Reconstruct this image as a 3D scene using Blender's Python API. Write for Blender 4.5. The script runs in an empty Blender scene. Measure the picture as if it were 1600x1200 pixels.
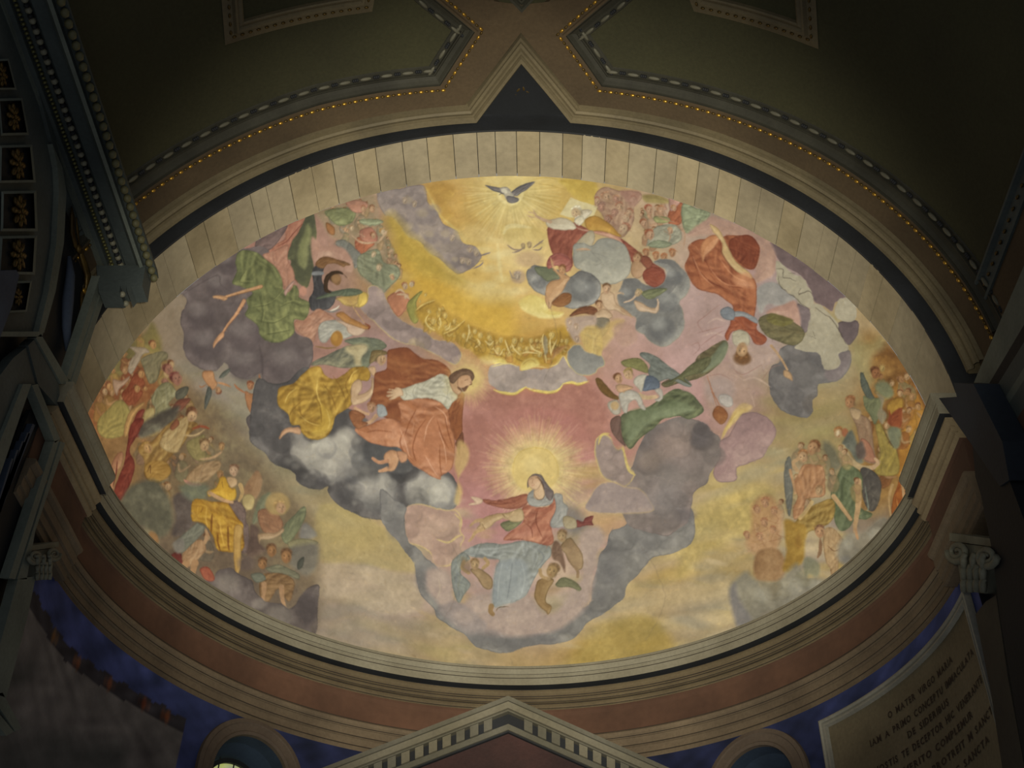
import bpy, bmesh, math
import numpy as np
from mathutils import Vector, Matrix
SC = bpy.context.scene
S5 = 5.0                                   # one apse radius = 5 m; everything below is laid out in apse radii
# ---------------------------------------------------------------- camera (stands on the church floor, looks up)
FPX, CD, CH, PIT, YAW, ROL, CX = 1839.4, 2.199, 1.702, .731, -.040, .028, .101
fw = np.array([math.sin(YAW)*math.cos(PIT), math.cos(YAW)*math.cos(PIT), math.sin(PIT)])
rt = np.array([math.cos(YAW), -math.sin(YAW), 0.]); up_ = np.cross(rt, fw)
cr = rt*math.cos(ROL)+up_*math.sin(ROL); cu = -rt*math.sin(ROL)+up_*math.cos(ROL); CP = np.array([CX, -CD, -CH])
cam = bpy.data.cameras.new('camera'); cob = bpy.data.objects.new('camera', cam); SC.collection.objects.link(cob)
cam.sensor_width = 36; cam.lens = FPX/1600*36; cam.clip_start = .1; cam.clip_end = 200
M = Matrix.Identity(4)
for i in range(3): M[i][0] = cr[i]; M[i][1] = cu[i]; M[i][2] = -fw[i]; M[i][3] = CP[i]*S5
cob.matrix_world = M; SC.camera = cob
# ---------------------------------------------------------------- world, lamps, exposure
SC.view_settings.view_transform = 'Standard'; SC.view_settings.look = 'None'; SC.view_settings.gamma = 1
SC.view_settings.use_curve_mapping = False; SC.view_settings.exposure = 0.0
wd_ = bpy.data.worlds.new('dim_nave'); SC.world = wd_; wd_.use_nodes = True
wd_.node_tree.nodes['Background'].inputs[0].default_value = (.92, .95, 1.0, 1); wd_.node_tree.nodes['Background'].inputs[1].default_value = .28
def spot(name, loc, tgt, W, size, blend, col, rad=.3):
    l = bpy.data.lights.new(name, 'SPOT'); l.energy = W; l.spot_size = math.radians(size); l.spot_blend = blend
    l.color = col; l.shadow_soft_size = rad; o = bpy.data.objects.new(name, l); SC.collection.objects.link(o)
    o.location = Vector(loc)*S5; d = Vector(tgt)-Vector(loc); o.rotation_euler = d.to_track_quat('-Z', 'Y').to_euler(); return o
LAMP = dict(loc=np.array([.10, -2.02, -1.45]), tgt=np.array([.03, .56, .66]), half=25.5, blend=1.0, W=21500.)
spot('nave_floodlight', LAMP['loc'], LAMP['tgt'], LAMP['W'], 2*LAMP['half'], LAMP['blend'], (1.0, .93, .77), .25)
# ---------------------------------------------------------------- helpers
def ray(x, y): return fw+(x-800)/FPX*cr-(y-600)/FPX*cu
def on_plane(x, y, ax, v):
    d = ray(x, y); return CP+(v-CP[ax])/d[ax]*d
def lin(c):
    c = np.asarray(c, float)/255.; return np.where(c <= .04045, c/12.92, ((c+.055)/1.055)**2.4)
def hexlin(h): return tuple(lin([int(h[i:i+2], 16) for i in (0, 2, 4)]))+(1,)
MATS = {}
def mat(name, col=None, col2=None, scale=2., rough=.85, bump=.15, metal=0., vcol=False, bscale=12., fine=.12, emit=0.):
    if name in MATS: return MATS[name]
    m = bpy.data.materials.new(name); m.use_nodes = True; nt = m.node_tree; nd = nt.nodes; lk = nt.links
    b = nd['Principled BSDF']; b.inputs['Roughness'].default_value = rough; b.inputs['Metallic'].default_value = metal
    b.inputs['Specular IOR Level'].default_value = .25
    tc = nd.new('ShaderNodeTexCoord'); n1 = nd.new('ShaderNodeTexNoise'); n1.inputs['Scale'].default_value = scale; n1.inputs['Detail'].default_value = 6
    n2 = nd.new('ShaderNodeTexNoise'); n2.inputs['Scale'].default_value = bscale*2; n2.inputs['Detail'].default_value = 4
    lk.new(tc.outputs['Object'], n1.inputs['Vector']); lk.new(tc.outputs['Object'], n2.inputs['Vector'])
    mx = nd.new('ShaderNodeMix'); mx.data_type = 'RGBA'
    if vcol:
        at = nd.new('ShaderNodeVertexColor'); at.layer_name = 'pigment'; src = at.outputs['Color']
    else:
        rp = nd.new('ShaderNodeMapRange'); rp.inputs[1].default_value = .3; rp.inputs[2].default_value = .7
        lk.new(n1.outputs['Fac'], rp.inputs[0]); lk.new(rp.outputs[0], mx.inputs[0])
        mx.inputs[6].default_value = hexlin(col); mx.inputs[7].default_value = hexlin(col2 or col); src = mx.outputs[2]
    r2 = nd.new('ShaderNodeMapRange'); r2.inputs[1].default_value = .25; r2.inputs[2].default_value = .75; r2.inputs[3].default_value = 1-fine; r2.inputs[4].default_value = 1+fine
    lk.new(n2.outputs['Fac'], r2.inputs[0]); ml = nd.new('ShaderNodeVectorMath'); ml.operation = 'SCALE'
    lk.new(src, ml.inputs[0]); lk.new(r2.outputs[0], ml.inputs['Scale']); lk.new(ml.outputs[0], b.inputs['Base Color'])
    if bump:
        bp = nd.new('ShaderNodeBump'); bp.inputs['Strength'].default_value = bump; bp.inputs['Distance'].default_value = .02
        lk.new(n2.outputs['Fac'], bp.inputs['Height']); lk.new(bp.outputs[0], b.inputs['Normal'])
    if emit:
        b.inputs['Emission Strength'].default_value = emit; lk.new(ml.outputs[0], b.inputs['Emission Color'])
    MATS[name] = m; return m
def raw(name, v, f, m, parent=None, smooth=False, scaled=False):
    v = np.asarray(v, float)*(1 if scaled else S5); me = bpy.data.meshes.new(name)
    me.from_pydata([tuple(p) for p in v.tolist()], [], [tuple(q) for q in f]); me.materials.append(m)
    if smooth: me.polygons.foreach_set('use_smooth', [True]*len(me.polygons))
    o = bpy.data.objects.new(name, me); SC.collection.objects.link(o)
    if parent is not None: o.parent = parent
    return o
def fixn(o):
    bm = bmesh.new(); bm.from_mesh(o.data); bmesh.ops.recalc_face_normals(bm, faces=bm.faces); bm.to_mesh(o.data); bm.free(); return o
def tag(o, label=None, cat=None, group=None, kind=None):
    for k, v in (('label', label), ('category', cat), ('group', group), ('kind', kind)):
        if v: o[k] = v
    return o
def empty(name, label, cat, group=None, kind=None, loc=(0, 0, 0)):
    o = bpy.data.objects.new(name, None); SC.collection.objects.link(o); o.location = Vector(loc)*S5; o.empty_display_size = .1
    return tag(o, label, cat, group, kind)
def gridf(nu, nv, wrap=False):
    f = []
    for i in range(nu-1):
        for j in range(nv if wrap else nv-1):
            k = (j+1) % nv; f.append((i*nv+j, i*nv+k, (i+1)*nv+k, (i+1)*nv+j))
    return f
def revolve_z(name, prof, f0, f1, n, m, parent=None, smooth=False):
    v = []
    for t in np.radians(np.linspace(f0, f1, n)):
        for r, z in prof: v.append((r*math.cos(t), r*math.sin(t), z))
    return raw(name, v, gridf(n, len(prof)), m, parent, smooth)
def revolve_y(name, prof, a0, a1, n, m, parent=None, smooth=False, closed=False):
    v = []
    for t in np.radians(np.linspace(a0, a1, n)):
        for r, y in prof: v.append((r*math.cos(t), y, r*math.sin(t)))
    f = gridf(n, len(prof), closed)
    if closed: k = len(prof); f += [tuple(range(k)), tuple(range((n-1)*k, n*k))[::-1]]
    return raw(name, v, f, m, parent, smooth)
def extrude_y(name, prof, y0, y1, m, parent=None, closed=True):
    k = len(prof); v = [(x, y0, z) for x, z in prof]+[(x, y1, z) for x, z in prof]
    f = [(j, (j+1) % k, k+(j+1) % k, k+j) for j in range(k if closed else k-1)]
    if closed: f += [tuple(range(k))[::-1], tuple(range(k, 2*k))]
    return fixn(raw(name, v, f, m, parent))
def slab(name, px, ax, val, th, m, parent=None, bev=.0):
    """a plate cut to a traced outline, standing in the plane (axis ax = val), th thick (positive: away along the axis)"""
    p = [on_plane(x, y, ax, val) for x, y in px]; d = np.zeros(3); d[ax] = th; k = len(p)
    v = p+[q+d for q in p]; f = [tuple(range(k)), tuple(range(k, 2*k))[::-1]]+[(j, (j+1) % k, k+(j+1) % k, k+j) for j in range(k)]
    return fixn(raw(name, v, f, m, parent))
def copy(o, loc, rot, parent, sc=None):
    c = o.copy(); SC.collection.objects.link(c); c.parent = parent; c.location = loc; c.rotation_euler = rot
    if sc: c.scale = sc
    return c
# ---------------------------------------------------------------- the painter of the frescoes
# A small raster painter: brush strokes, washes and folds laid down one over another in fresco pigment
# colours; the result is read into colour attributes of the plaster meshes.
W_, H_ = 1600, 1200
rs = np.random.RandomState(7)
def fbm(octs, seed, per=1.0, w=W_, h=H_):
    r = np.random.RandomState(seed); out = np.zeros((h, w), np.float32); tot = 0
    for cells, amp in octs:
        gw, gh = int(cells*w/h)+3, int(cells)+3
        g = r.rand(gh, gw).astype(np.float32)
        xs = np.linspace(0, gw-2.001, w); ys = np.linspace(0, gh-2.001, h)
        xi = xs.astype(int); yi = ys.astype(int); fx = xs-xi; fy = ys-yi
        fx = (fx*fx*(3-2*fx)).astype(np.float32); fy = (fy*fy*(3-2*fy)).astype(np.float32)[:, None]
        a = g[yi][:, xi]; b = g[yi][:, xi+1]; c = g[yi+1][:, xi]; d = g[yi+1][:, xi+1]
        out += amp*((a*(1-fx)+b*fx)*(1-fy)+(c*(1-fx)+d*fx)*fy); tot += amp
    return out/tot*2-1
NZ = [fbm([(18, 1), (36, .8), (75, .6), (150, .4)], 11), fbm([(30, 1), (60, .8), (120, .6), (240, .5)], 12),
      fbm([(120, 1), (240, .8), (480, .7)], 13)]
WX = fbm([(60, 1), (130, .6), (280, .4)], 21)*2.2; WY = fbm([(60, 1), (130, .6), (280, .4)], 22)*2.2
CAN = np.zeros((H_, W_, 3), np.float32); IDS = np.zeros((H_, W_), np.int16)
PARTS = [('', '')]; CUR = [0]; TR = [0., 0., 1.]
def hexc(c):
    if not isinstance(c, str): return np.array(c, np.float32)
    return np.array([int(c[i:i+2], 16) for i in (0, 2, 4)], np.float32)
def T(ox, oy, k=4.): TR[:] = [ox, oy, 1./k]
def N(name=None, label=None):
    if name is None: CUR[0] = 0; return
    PARTS.append((name, label)); CUR[0] = len(PARTS)-1
def pts(s):
    p = np.array([[float(v) for v in q.split(',')] for q in s.split()])
    return p*TR[2]+np.array(TR[:2])
def spline(p, closed=True, k=4):
    n = len(p)
    if n < 3: return p
    idx = np.arange(n if closed else n-1)
    g = (lambda i: p[i % n]) if closed else (lambda i: p[np.clip(i, 0, n-1)])
    p0, p1, p2, p3 = g(idx-1), g(idx), g(idx+1), g(idx+2); out = []
    for t in np.arange(k)/k:
        out.append(.5*((2*p1)+(p2-p0)*t+(2*p0-5*p1+4*p2-p3)*t*t+(-p0+3*p1-3*p2+p3)*t**3))
    q = np.stack(out, 1).reshape(-1, 2)
    return q if closed else np.vstack([q, p[-1:]])
def box(p, m):
    x0 = max(int(p[:, 0].min()-m), 0); x1 = min(int(p[:, 0].max()+m)+2, W_)
    y0 = max(int(p[:, 1].min()-m), 0); y1 = min(int(p[:, 1].max()+m)+2, H_)
    return x0, x1, y0, y1
def grid(b, wb):
    x0, x1, y0, y1 = b; Y, X = np.mgrid[y0:y1, x0:x1].astype(np.float32)
    return X+WX[y0:y1, x0:x1]*wb, Y+WY[y0:y1, x0:x1]*wb
MASK = [None]
def put(b, col, al, ids=True, th=.5):
    x0, x1, y0, y1 = b; c = CAN[y0:y1, x0:x1]
    if MASK[0] is not None: al = al*MASK[0][y0:y1, x0:x1]
    al = al[..., None]
    c *= (1-al); c += col*al
    if ids and CUR[0]: IDS[y0:y1, x0:x1][al[..., 0] > th] = CUR[0]
def P(c, s, lo=None, hi=None, n=.55, v=.6, d=(-.4, -.9), w=8., rim=None, rw=1.6, soft=1.3, a=1., wb=.55, sm=True, nz=1, ids=True, fold=True):
    """a closed shape: flat pigment, mottled between a darker and a lighter mix, modelled towards its outline"""
    p = pts(s) if isinstance(s, str) else s
    if sm: p = spline(p)
    b = box(p, 4+soft); x0, x1, y0, y1 = b
    if x1 <= x0 or y1 <= y0: return
    X, Y = grid(b, wb); dd = np.full(X.shape, 1e9, np.float32); ins = np.zeros(X.shape, bool)
    GX = np.zeros_like(dd); GY = np.zeros_like(dd)
    q = np.roll(p, -1, 0)
    for (ax, ay), (bx, by) in zip(p.astype(np.float32), q.astype(np.float32)):
        ex, ey = bx-ax, by-ay; L = ex*ex+ey*ey
        if L < 1e-6: continue
        px, py = X-ax, Y-ay; t = np.clip((px*ex+py*ey)/L, 0, 1); px = px-t*ex; py = py-t*ey; D2 = px*px+py*py
        m = D2 < dd; dd[m] = D2[m]; GX[m] = px[m]; GY[m] = py[m]
        if ey != 0:
            cr = ((Y >= ay) != (Y >= by)) & (X < ax+(Y-ay)*ex/ey); ins ^= cr
    dist = np.sqrt(dd); sd = np.where(ins, dist, -dist)
    cloud = 'cloud' in PARTS[CUR[0]][0]
    if cloud and soft < 4: sd = sd+2.6*NZ[1][y0:y1, x0:x1]
    al = np.clip(.5+sd/soft, 0, 1)*a
    c = hexc(c); lo = c*.72 if lo is None else hexc(lo); hi = np.minimum(c*1.2+8, 255) if hi is None else hexc(hi)
    inv = 1/np.maximum(dist, 1e-3); vol = (GX*inv*d[0]+GY*inv*d[1])*np.exp(-np.maximum(sd, 0)/w)
    vol = -vol*np.where(ins, -1, 1)*v
    m = np.clip(n*NZ[nz][y0:y1, x0:x1]+.35*n*NZ[2][y0:y1, x0:x1]+vol, -1, 1)[..., None]
    col = c+np.where(m > 0, (hi-c)*m*1.1, (c-lo)*m*.72)
    if rim is None and soft < 2.5 and v > .3:
        k = np.exp(-(np.maximum(sd-.3, 0)/1.2)**2)[..., None]*.42; col = col*(1-k)+lo*.72*k
    if rim is not None:
        k = np.exp(-(np.maximum(sd, 0)/rw)**2)[..., None]*.85; col = col*(1-k)+hexc(rim)*k
    put(b, col, al, ids)
    area = float(ins.sum())
    if fold and not cloud and soft < 4 and v > .3 and area > 200 and not (area < 1100 and c[0]-c[2] > 42 and c[0] > 128 and c[1] > 92): FOLD(p, al, b, int(min(2+area/85., 30)), lo, hi, np.sqrt(area))
def FOLD(p, al, b, n, lo, hi, R):
    """folds and modelling strokes along the longer axis of a shape, kept inside its outline"""
    x0, x1, y0, y1 = b; r = np.random.RandomState(int(abs(p.sum())) % 99991); ys, xs = np.nonzero(al > .6)
    if len(xs) < 20: return
    old = MASK[0]; M_ = np.zeros((H_, W_), np.float32); M_[y0:y1, x0:x1] = al if old is None else al*old[y0:y1, x0:x1]; MASK[0] = M_
    q = np.stack([xs, ys], 1).astype(float); q -= q.mean(0); w_, e_ = np.linalg.eigh(q.T@q); ax = e_[:, 1]; base = np.arctan2(ax[1], ax[0]); bend = r.normal(0, .5)
    sv = list(TR); TR[:] = [0., 0., 1.]; cid = CUR[0]; CUR[0] = 0
    for i in range(n):
        k = r.randint(len(xs)); x, y = xs[k]+x0, ys[k]+y0; a_ = base+r.normal(0, .5)+bend*((k/len(xs))-.5); L = R*r.uniform(.16, .42); wd = np.clip(R*r.uniform(.03, .1), 1., 7.)
        c_, s_ = np.cos(a_), np.sin(a_); h = r.normal(0, .22)*L
        pt = np.array([[x-c_*L, y-s_*L], [x-s_*h, y+c_*h], [x+c_*L, y+s_*L]])
        S(lo*.9, wd, pt+np.array([.3, .45])*wd, .3, 1, 2.2, .3, False); S(hi, wd*.85, pt-np.array([.3, .45])*wd, .34, 1, 2.2, .3, False)
    TR[:] = sv; CUR[0] = cid; MASK[0] = old
def S(c, wd, s, a=1., tp=1, soft=1.2, wb=.35, ids=True, sm=True, w2=None):
    """a brush stroke; tp=1 tapers both ends, tp=2 only the end, tp=0 keeps the width (w2: width at the end)"""
    p = pts(s) if isinstance(s, str) else s
    wd = max(wd*TR[2], 1.0); w2 = None if w2 is None else w2*TR[2]; soft = max(1.1, soft*TR[2]*1.3)
    if sm and len(p) > 2: p = spline(p, False, 5)
    n = len(p); b = box(p, wd+3); x0, x1, y0, y1 = b
    if x1 <= x0 or y1 <= y0: return
    X, Y = grid(b, wb); best = np.full(X.shape, -1e9, np.float32)
    u = np.linspace(0, 1, n); ww = np.full(n, wd/2.) if w2 is None else wd/2.+(w2-wd)/2.*u
    if tp == 1: ww = ww*np.clip(1.15*np.sin(np.pi*(.08+.84*u)), 0, 1)
    if tp == 2: ww = ww*(1-.85*u)
    for i in range(n-1):
        ax, ay = p[i]; ex, ey = p[i+1]-p[i]; L = ex*ex+ey*ey+1e-9
        px, py = X-ax, Y-ay; t = np.clip((px*ex+py*ey)/L, 0, 1)
        best = np.maximum(best, ww[i]+(ww[i+1]-ww[i])*t-np.hypot(px-t*ex, py-t*ey))
    al = np.clip(.5+best/soft, 0, 1)*a
    k = 1+.10*NZ[2][y0:y1, x0:x1][..., None]
    put(b, hexc(c)*k, al, ids, .4)
def B(c, x, y, rx, ry=None, ang=0, a=.7, soft=.6, ids=False, n=.1):
    """a soft elliptical dab; soft 0..1 of its radius"""
    ry = rx if ry is None else ry; x = x*TR[2]+TR[0]; y = y*TR[2]+TR[1]; rx *= TR[2]; ry *= TR[2]
    m = max(rx, ry)*1.25+2; b = box(np.array([[x-m, y-m], [x+m, y+m]]), 0); x0, x1, y0, y1 = b
    if x1 <= x0 or y1 <= y0: return
    X, Y = grid(b, .5); ca, sa = np.cos(np.radians(ang)), np.sin(np.radians(ang))
    q = np.hypot(((X-x)*ca+(Y-y)*sa)/rx, (-(X-x)*sa+(Y-y)*ca)/ry)
    al = np.clip((1.12-q)/(soft+.02), 0, 1); al = al*al*(3-2*al)*a
    put(b, hexc(c)*(1+n*NZ[1][y0:y1, x0:x1][..., None]), al, ids)
SK = 'b89068'; HR = '6e4c2e'
def HD(x, y, r, up=-90, look=0, sk=SK, hair=HR, det=True, beard=None):
    """a head: up = direction of the crown in degrees (image, y down), look = shift of the face to one side (-1..1)"""
    R = r; px = r*TR[2]
    u = np.array([np.cos(np.radians(up)), np.sin(np.radians(up))]); s = np.array([-u[1], u[0]])
    def q(a_, b_): return (x+(s[0]*a_+u[0]*b_)*R, y+(s[1]*a_+u[1]*b_)*R)
    skc = hexc(sk); hc = hexc(hair); dk = skc*.6; lt = np.minimum(skc*1.14+6, 255)
    cx, cy = q(.05*look, -.42); B(skc*.84, cx, cy, R*.42, R*.5, up+90, .9, .5, True)
    cx, cy = q(-.16*look, .34); B(hc, cx, cy, R*.72, R*.62, up+90, .95, .45, True)
    cx, cy = q(-.6*look, .05); B(hc*.85, cx, cy, R*.36, R*.5, up+90, .7, .6, True)
    cx, cy = q(.22*look, -.1); B(skc*.92, cx, cy, R*.62, R*.72, up+90, 1, .35, True)
    cx, cy = q(.42*look-.12, -.02); B(lt, cx, cy, R*.34, R*.46, up+90, .6, .9)
    cx, cy = q(-.28*look+.34, -.3); B(dk, cx, cy, R*.2, R*.5, up+90, .45, .9)
    for k in (-.45, .1, .5):
        cx, cy = q(k, .74-.3*abs(k)); B(np.minimum(hc*1.4+14, 255), cx, cy, R*.24, R*.13, up+90, .45, .9)
    if beard: cx, cy = q(.25*look, -.82); B(beard, cx, cy, R*.42, R*.4, up+90, .9, .4, True)
    if not det: return
    f = min(.85, px/13.)
    for e in (-.25, .25):
        cx, cy = q(.36*look+e*(1-.3*abs(look)), -.02); B(dk*.8, cx, cy, R*.12, R*.08, up+90, .85*f, .6)
        cx, cy = q(.36*look+e*(1-.3*abs(look)), .12); B(dk, cx, cy, R*.17, R*.05, up+90, .5*f, .6)
    cx, cy = q(.46*look+.04, -.26); B(dk, cx, cy, R*.06, R*.2, up+90, .5*f, .7)
    cx, cy = q(.36*look, -.5); B('8c4c36', cx, cy, R*.17, R*.06, up+90, .6*f, .6)
def PF(x, y, r, side, up=-90, sk=SK, hair=HR):
    """a small head in profile"""
    HD(x, y, r, up, .8*side, sk, hair)
def RAY(x, y, r0, r1, n, c, a=.5, w=3., a0=0, a1=360, jit=.35, seed=3, core=None):
    r = np.random.RandomState(seed); x = x*TR[2]+TR[0]; y = y*TR[2]+TR[1]; r0 *= TR[2]; r1 *= TR[2]; w *= 1.05/TR[2]
    for i in range(n):
        t = np.radians(a0+(a1-a0)*(i+.5+r.uniform(-.3, .3))/n); L = (r1-r0)*(1-jit*r.rand())+r0
        p = np.array([[x+np.cos(t)*r0, y+np.sin(t)*r0], [x+np.cos(t)*L, y+np.sin(t)*L]])
        S(c, w*r.uniform(.6, 1.3), p, a*r.uniform(.4, .85), 2, 2.4/TR[2], .2, False, False)
def PUTTO(x, y, k, ang, sk='b8946a', wing=None, hair='7a5836', pose=0, d2=None):
    """a small winged child: head, plump trunk, two bent arms and two legs; ang turns it, k scales it"""
    c0, s0 = np.cos(np.radians(ang)), np.sin(np.radians(ang))
    def q(L): return np.array([[x+(a*c0-b*s0)*k, y+(a*s0+b*c0)*k] for a, b in L])*TR[2]+np.array(TR[:2])
    kk = k*TR[2]; dk = hexc(sk)*.6
    if wing:
        P(wing, q([(2, -6), (10, -13), (17, -12), (14, -5), (6, 0)]), v=.5, w=4)
        P(wing, q([(-2, -6), (-9, -14), (-15, -12), (-12, -5), (-4, -1)]), v=.5, w=4)
    legs = [[(2, 8), (6, 14), (4, 21)], [(-3, 8), (-5, 15), (-1, 21)]] if pose == 0 else [[(3, 7), (9, 11), (6, 18)], [(-2, 9), (-3, 16), (-8, 20)]]
    arms = [[(-4, -6), (-9, -1), (-6, 5)], [(4, -6), (10, -8), (13, -13)]] if pose == 0 else [[(-4, -6), (-10, -9), (-13, -15)], [(4, -6), (9, -1), (12, 3)]]
    for L in legs: S(dk, 7.2*k, q(L), 1, 0, w2=4*kk); S(sk, 6*k, q(L), 1, 0, w2=3*k)
    P(sk, q([(-5, -8), (0, -9), (5, -8), (5.5, 0), (5, 8), (0, 11), (-5, 8), (-5, 0)]), v=.8, w=4*kk)
    for L in arms: S(dk, 5*kk, q(L), 1, 0, w2=3.2*kk); S(sk, 4*kk, q(L), 1, 0, w2=2.4*kk)
    hx, hy = x+(.5*c0+13*s0)*k, y+(.5*s0-13*c0)*k
    HD(hx, hy, 5.6*k, ang-90, .3, sk, hair, 5*kk > 3)
def BASE(txt, sig=55.):
    L = [q.split(',') for q in txt.split()]
    px = np.array([[float(a), float(b)] for a, b, _ in L]); cc = np.array([hexc(c) for _, _, c in L])*np.array([1.035, .985, 1.03])
    Y, X = np.mgrid[0:H_:8, 0:W_:8].astype(np.float32); num = 0; den = 1e-12
    for (x, y), c in zip(px, cc):
        d2 = (X-x)**2+(Y-y)**2; w = np.exp(-d2/(2*sig*sig*.36))+1e-3/(1+d2/900.)**2
        num = num+w[..., None]*c; den = den+w
    g = (num/den[..., None]).astype(np.float32); h, w = g.shape[:2]
    ys = np.clip(np.arange(H_)/8., 0, h-1.001); xs = np.clip(np.arange(W_)/8., 0, w-1.001)
    yi = ys.astype(int); xi = xs.astype(int); fy = (ys-yi)[:, None, None].astype(np.float32); fx = (xs-xi)[None, :, None].astype(np.float32)
    CAN[:] = (g[yi][:, xi]*(1-fx)+g[yi][:, xi+1]*fx)*(1-fy)+(g[yi+1][:, xi]*(1-fx)+g[yi+1][:, xi+1]*fx)*fy
    # damp, streaky clouding of the sky
    m = (.10*NZ[0]+.06*NZ[1])[..., None]; CAN[:] *= 1+m*np.array([.8, .9, 1.3], np.float32)

def STROKES(n, seed, reg, L=(4, 11), w=(1., 2.6), dl=.14, a=.4):
    """short strokes laid along the forms in slightly lighter and darker mixes of what is already there"""
    r = np.random.RandomState(seed); x0, y0, x1, y1 = reg; T(0, 0, 1); cid = CUR[0]; CUR[0] = 0
    g = CAN.mean(2); k = 5; gx = np.zeros_like(g); gy = np.zeros_like(g)
    gx[:, k:-k] = g[:, 2*k:]-g[:, :-2*k]; gy[k:-k] = g[2*k:]-g[:-2*k]
    for i in range(n):
        x, y = r.uniform(x0, x1), r.uniform(y0, y1); xi, yi = int(x), int(y)
        m = np.hypot(gx[yi, xi], gy[yi, xi]); ang = np.arctan2(gx[yi, xi], -gy[yi, xi]) if m > 3 else r.uniform(.2, 1.4)+(1.57 if x > 830 else 0)
        ang += r.normal(0, .35); l = r.uniform(*L)/2; c, s = np.cos(ang)*l, np.sin(ang)*l; b_ = r.normal(0, 1)*l*.25
        col = CAN[yi, xi]*(1+r.uniform(-dl, dl)); t = r.randint(3); col = col*np.array([(1.03, 1., .94), (1, 1, 1), (.98, 1, 1.04)][t])
        S(np.clip(col, 0, 255), r.uniform(*w), np.array([[x-c, y-s], [x+b_*s/l, y-b_*c/l], [x+c, y+s]]), a, 1, 1., .3, False, False)
    CUR[0] = cid

def PUFFS(n, r0, r1, seed, a=.5, lo=None, hi=None, th=None, reg=None):
    """rolls of cloud inside the part being painted: each a rounded lobe, light above and dark in the cleft below"""
    r = np.random.RandomState(seed); m = (IDS == CUR[0])
    if reg is not None: mm = np.zeros_like(m); x0, y0, x1, y1 = reg; mm[y0:y1, x0:x1] = True; m &= mm
    ys, xs = np.nonzero(m)
    if not len(xs): return
    MASK[0] = (IDS == CUR[0]).astype(np.float32); sv = list(TR); T(0, 0, 1)
    order = np.argsort(ys[r.randint(0, len(xs), n)]) if False else range(n)
    idx = r.randint(0, len(xs), n)
    for i in idx:
        x, y = float(xs[i]), float(ys[i]); R = r.uniform(r0, r1); c = CAN[int(y), int(x)].copy()
        d = c*.78 if lo is None else hexc(lo); h = np.minimum(c*1.16+5, 255) if hi is None else hexc(hi)
        B(d, x+R*.12, y+R*.2, R*1.08, R*.98, 0, a*.8, .3); B(c, x, y, R, R*.9, 0, a, .22); B(h, x-R*.22, y-R*.3, R*.62, R*.5, 0, a*.8, .95)
    TR[:] = sv; MASK[0] = None
def SKY(n, seed, reg, cols, a=.25):
    r = np.random.RandomState(seed); x0, y0, x1, y1 = reg; T(0, 0, 1)
    for i in range(n):
        x, y = r.uniform(x0, x1), r.uniform(y0, y1); R = r.uniform(10, 45)
        B(cols[r.randint(len(cols))], x, y, R*1.7, R*r.uniform(.3, .6), r.uniform(-25, 15)*(1 if x > 800 else -1), a*r.uniform(.4, 1), .95)

def inpoly(x, y, p):
    c = False
    for (ax, ay), (bx, by) in zip(p, np.roll(p, -1, 0)):
        if (y >= ay) != (y >= by) and x < ax+(y-ay)*(bx-ax)/(by-ay): c = not c
    return c
def CROWD(s, n, size, robes, skins, hairs, seed, a=.75, heads=True):
    """a press of half faded figures: robe, arm and head each, sunk into the ground colour"""
    p = pts(s); r = np.random.RandomState(seed); sv = list(TR); T(0, 0, 1); L = []
    while len(L) < n:
        x, y = r.uniform(p[:, 0].min(), p[:, 0].max()), r.uniform(p[:, 1].min(), p[:, 1].max())
        if inpoly(x, y, p): L.append((y, x))
    for y, x in sorted(L):
        k = size*r.uniform(.7, 1.25); t = r.uniform(-.5, .5); g = CAN[int(y), int(x)].copy(); c = hexc(robes[r.randint(len(robes))])*.72+g*.28; sk = hexc(skins[r.randint(len(skins))])*.85+g*.15
        q = [(-.5, -.5), (.1, -.75), (.6, -.4), (.75, .5), (.5, 1.4), (-.2, 1.7), (-.8, 1.1), (-.7, .2)]
        ca, sa = math_cos(t), math_sin(t)
        body = np.array([[x+(u*ca-v*sa)*k*r.uniform(.8, 1.2), y+(u*sa+v*ca)*k*r.uniform(.85, 1.15)] for u, v in q])
        P(c, body, c*.7, np.minimum(c*1.25+6, 255), a=a, soft=2.2, v=.6, w=5, wb=1.2, ids=False); 
        if k*k*2 > 60: P(c, body, c*.7, np.minimum(c*1.25+6, 255), a=.01, soft=1.3, ids=False)
        ar = np.array([[x-.4*k, y-.3*k], [x+r.uniform(-.2, .2)*k, y+r.uniform(.2, .6)*k], [x+r.uniform(.3, 1.)*k, y+r.uniform(-.3, .5)*k]]); S(sk*.7, k*.34, ar, a*.8, 1, 1.6, .5, False); S(sk, k*.25, ar, a, 1, 1.4, .5, False)
        if heads: HD(x+.1*k+sa*k, y-1.05*k*ca, k*.52, -90+np.degrees(t)*.6+r.normal(0, 14), r.uniform(-.8, .8), sk, hairs[r.randint(len(hairs))])
    TR[:] = sv
math_cos, math_sin = np.cos, np.sin
GL = 1.04
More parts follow.
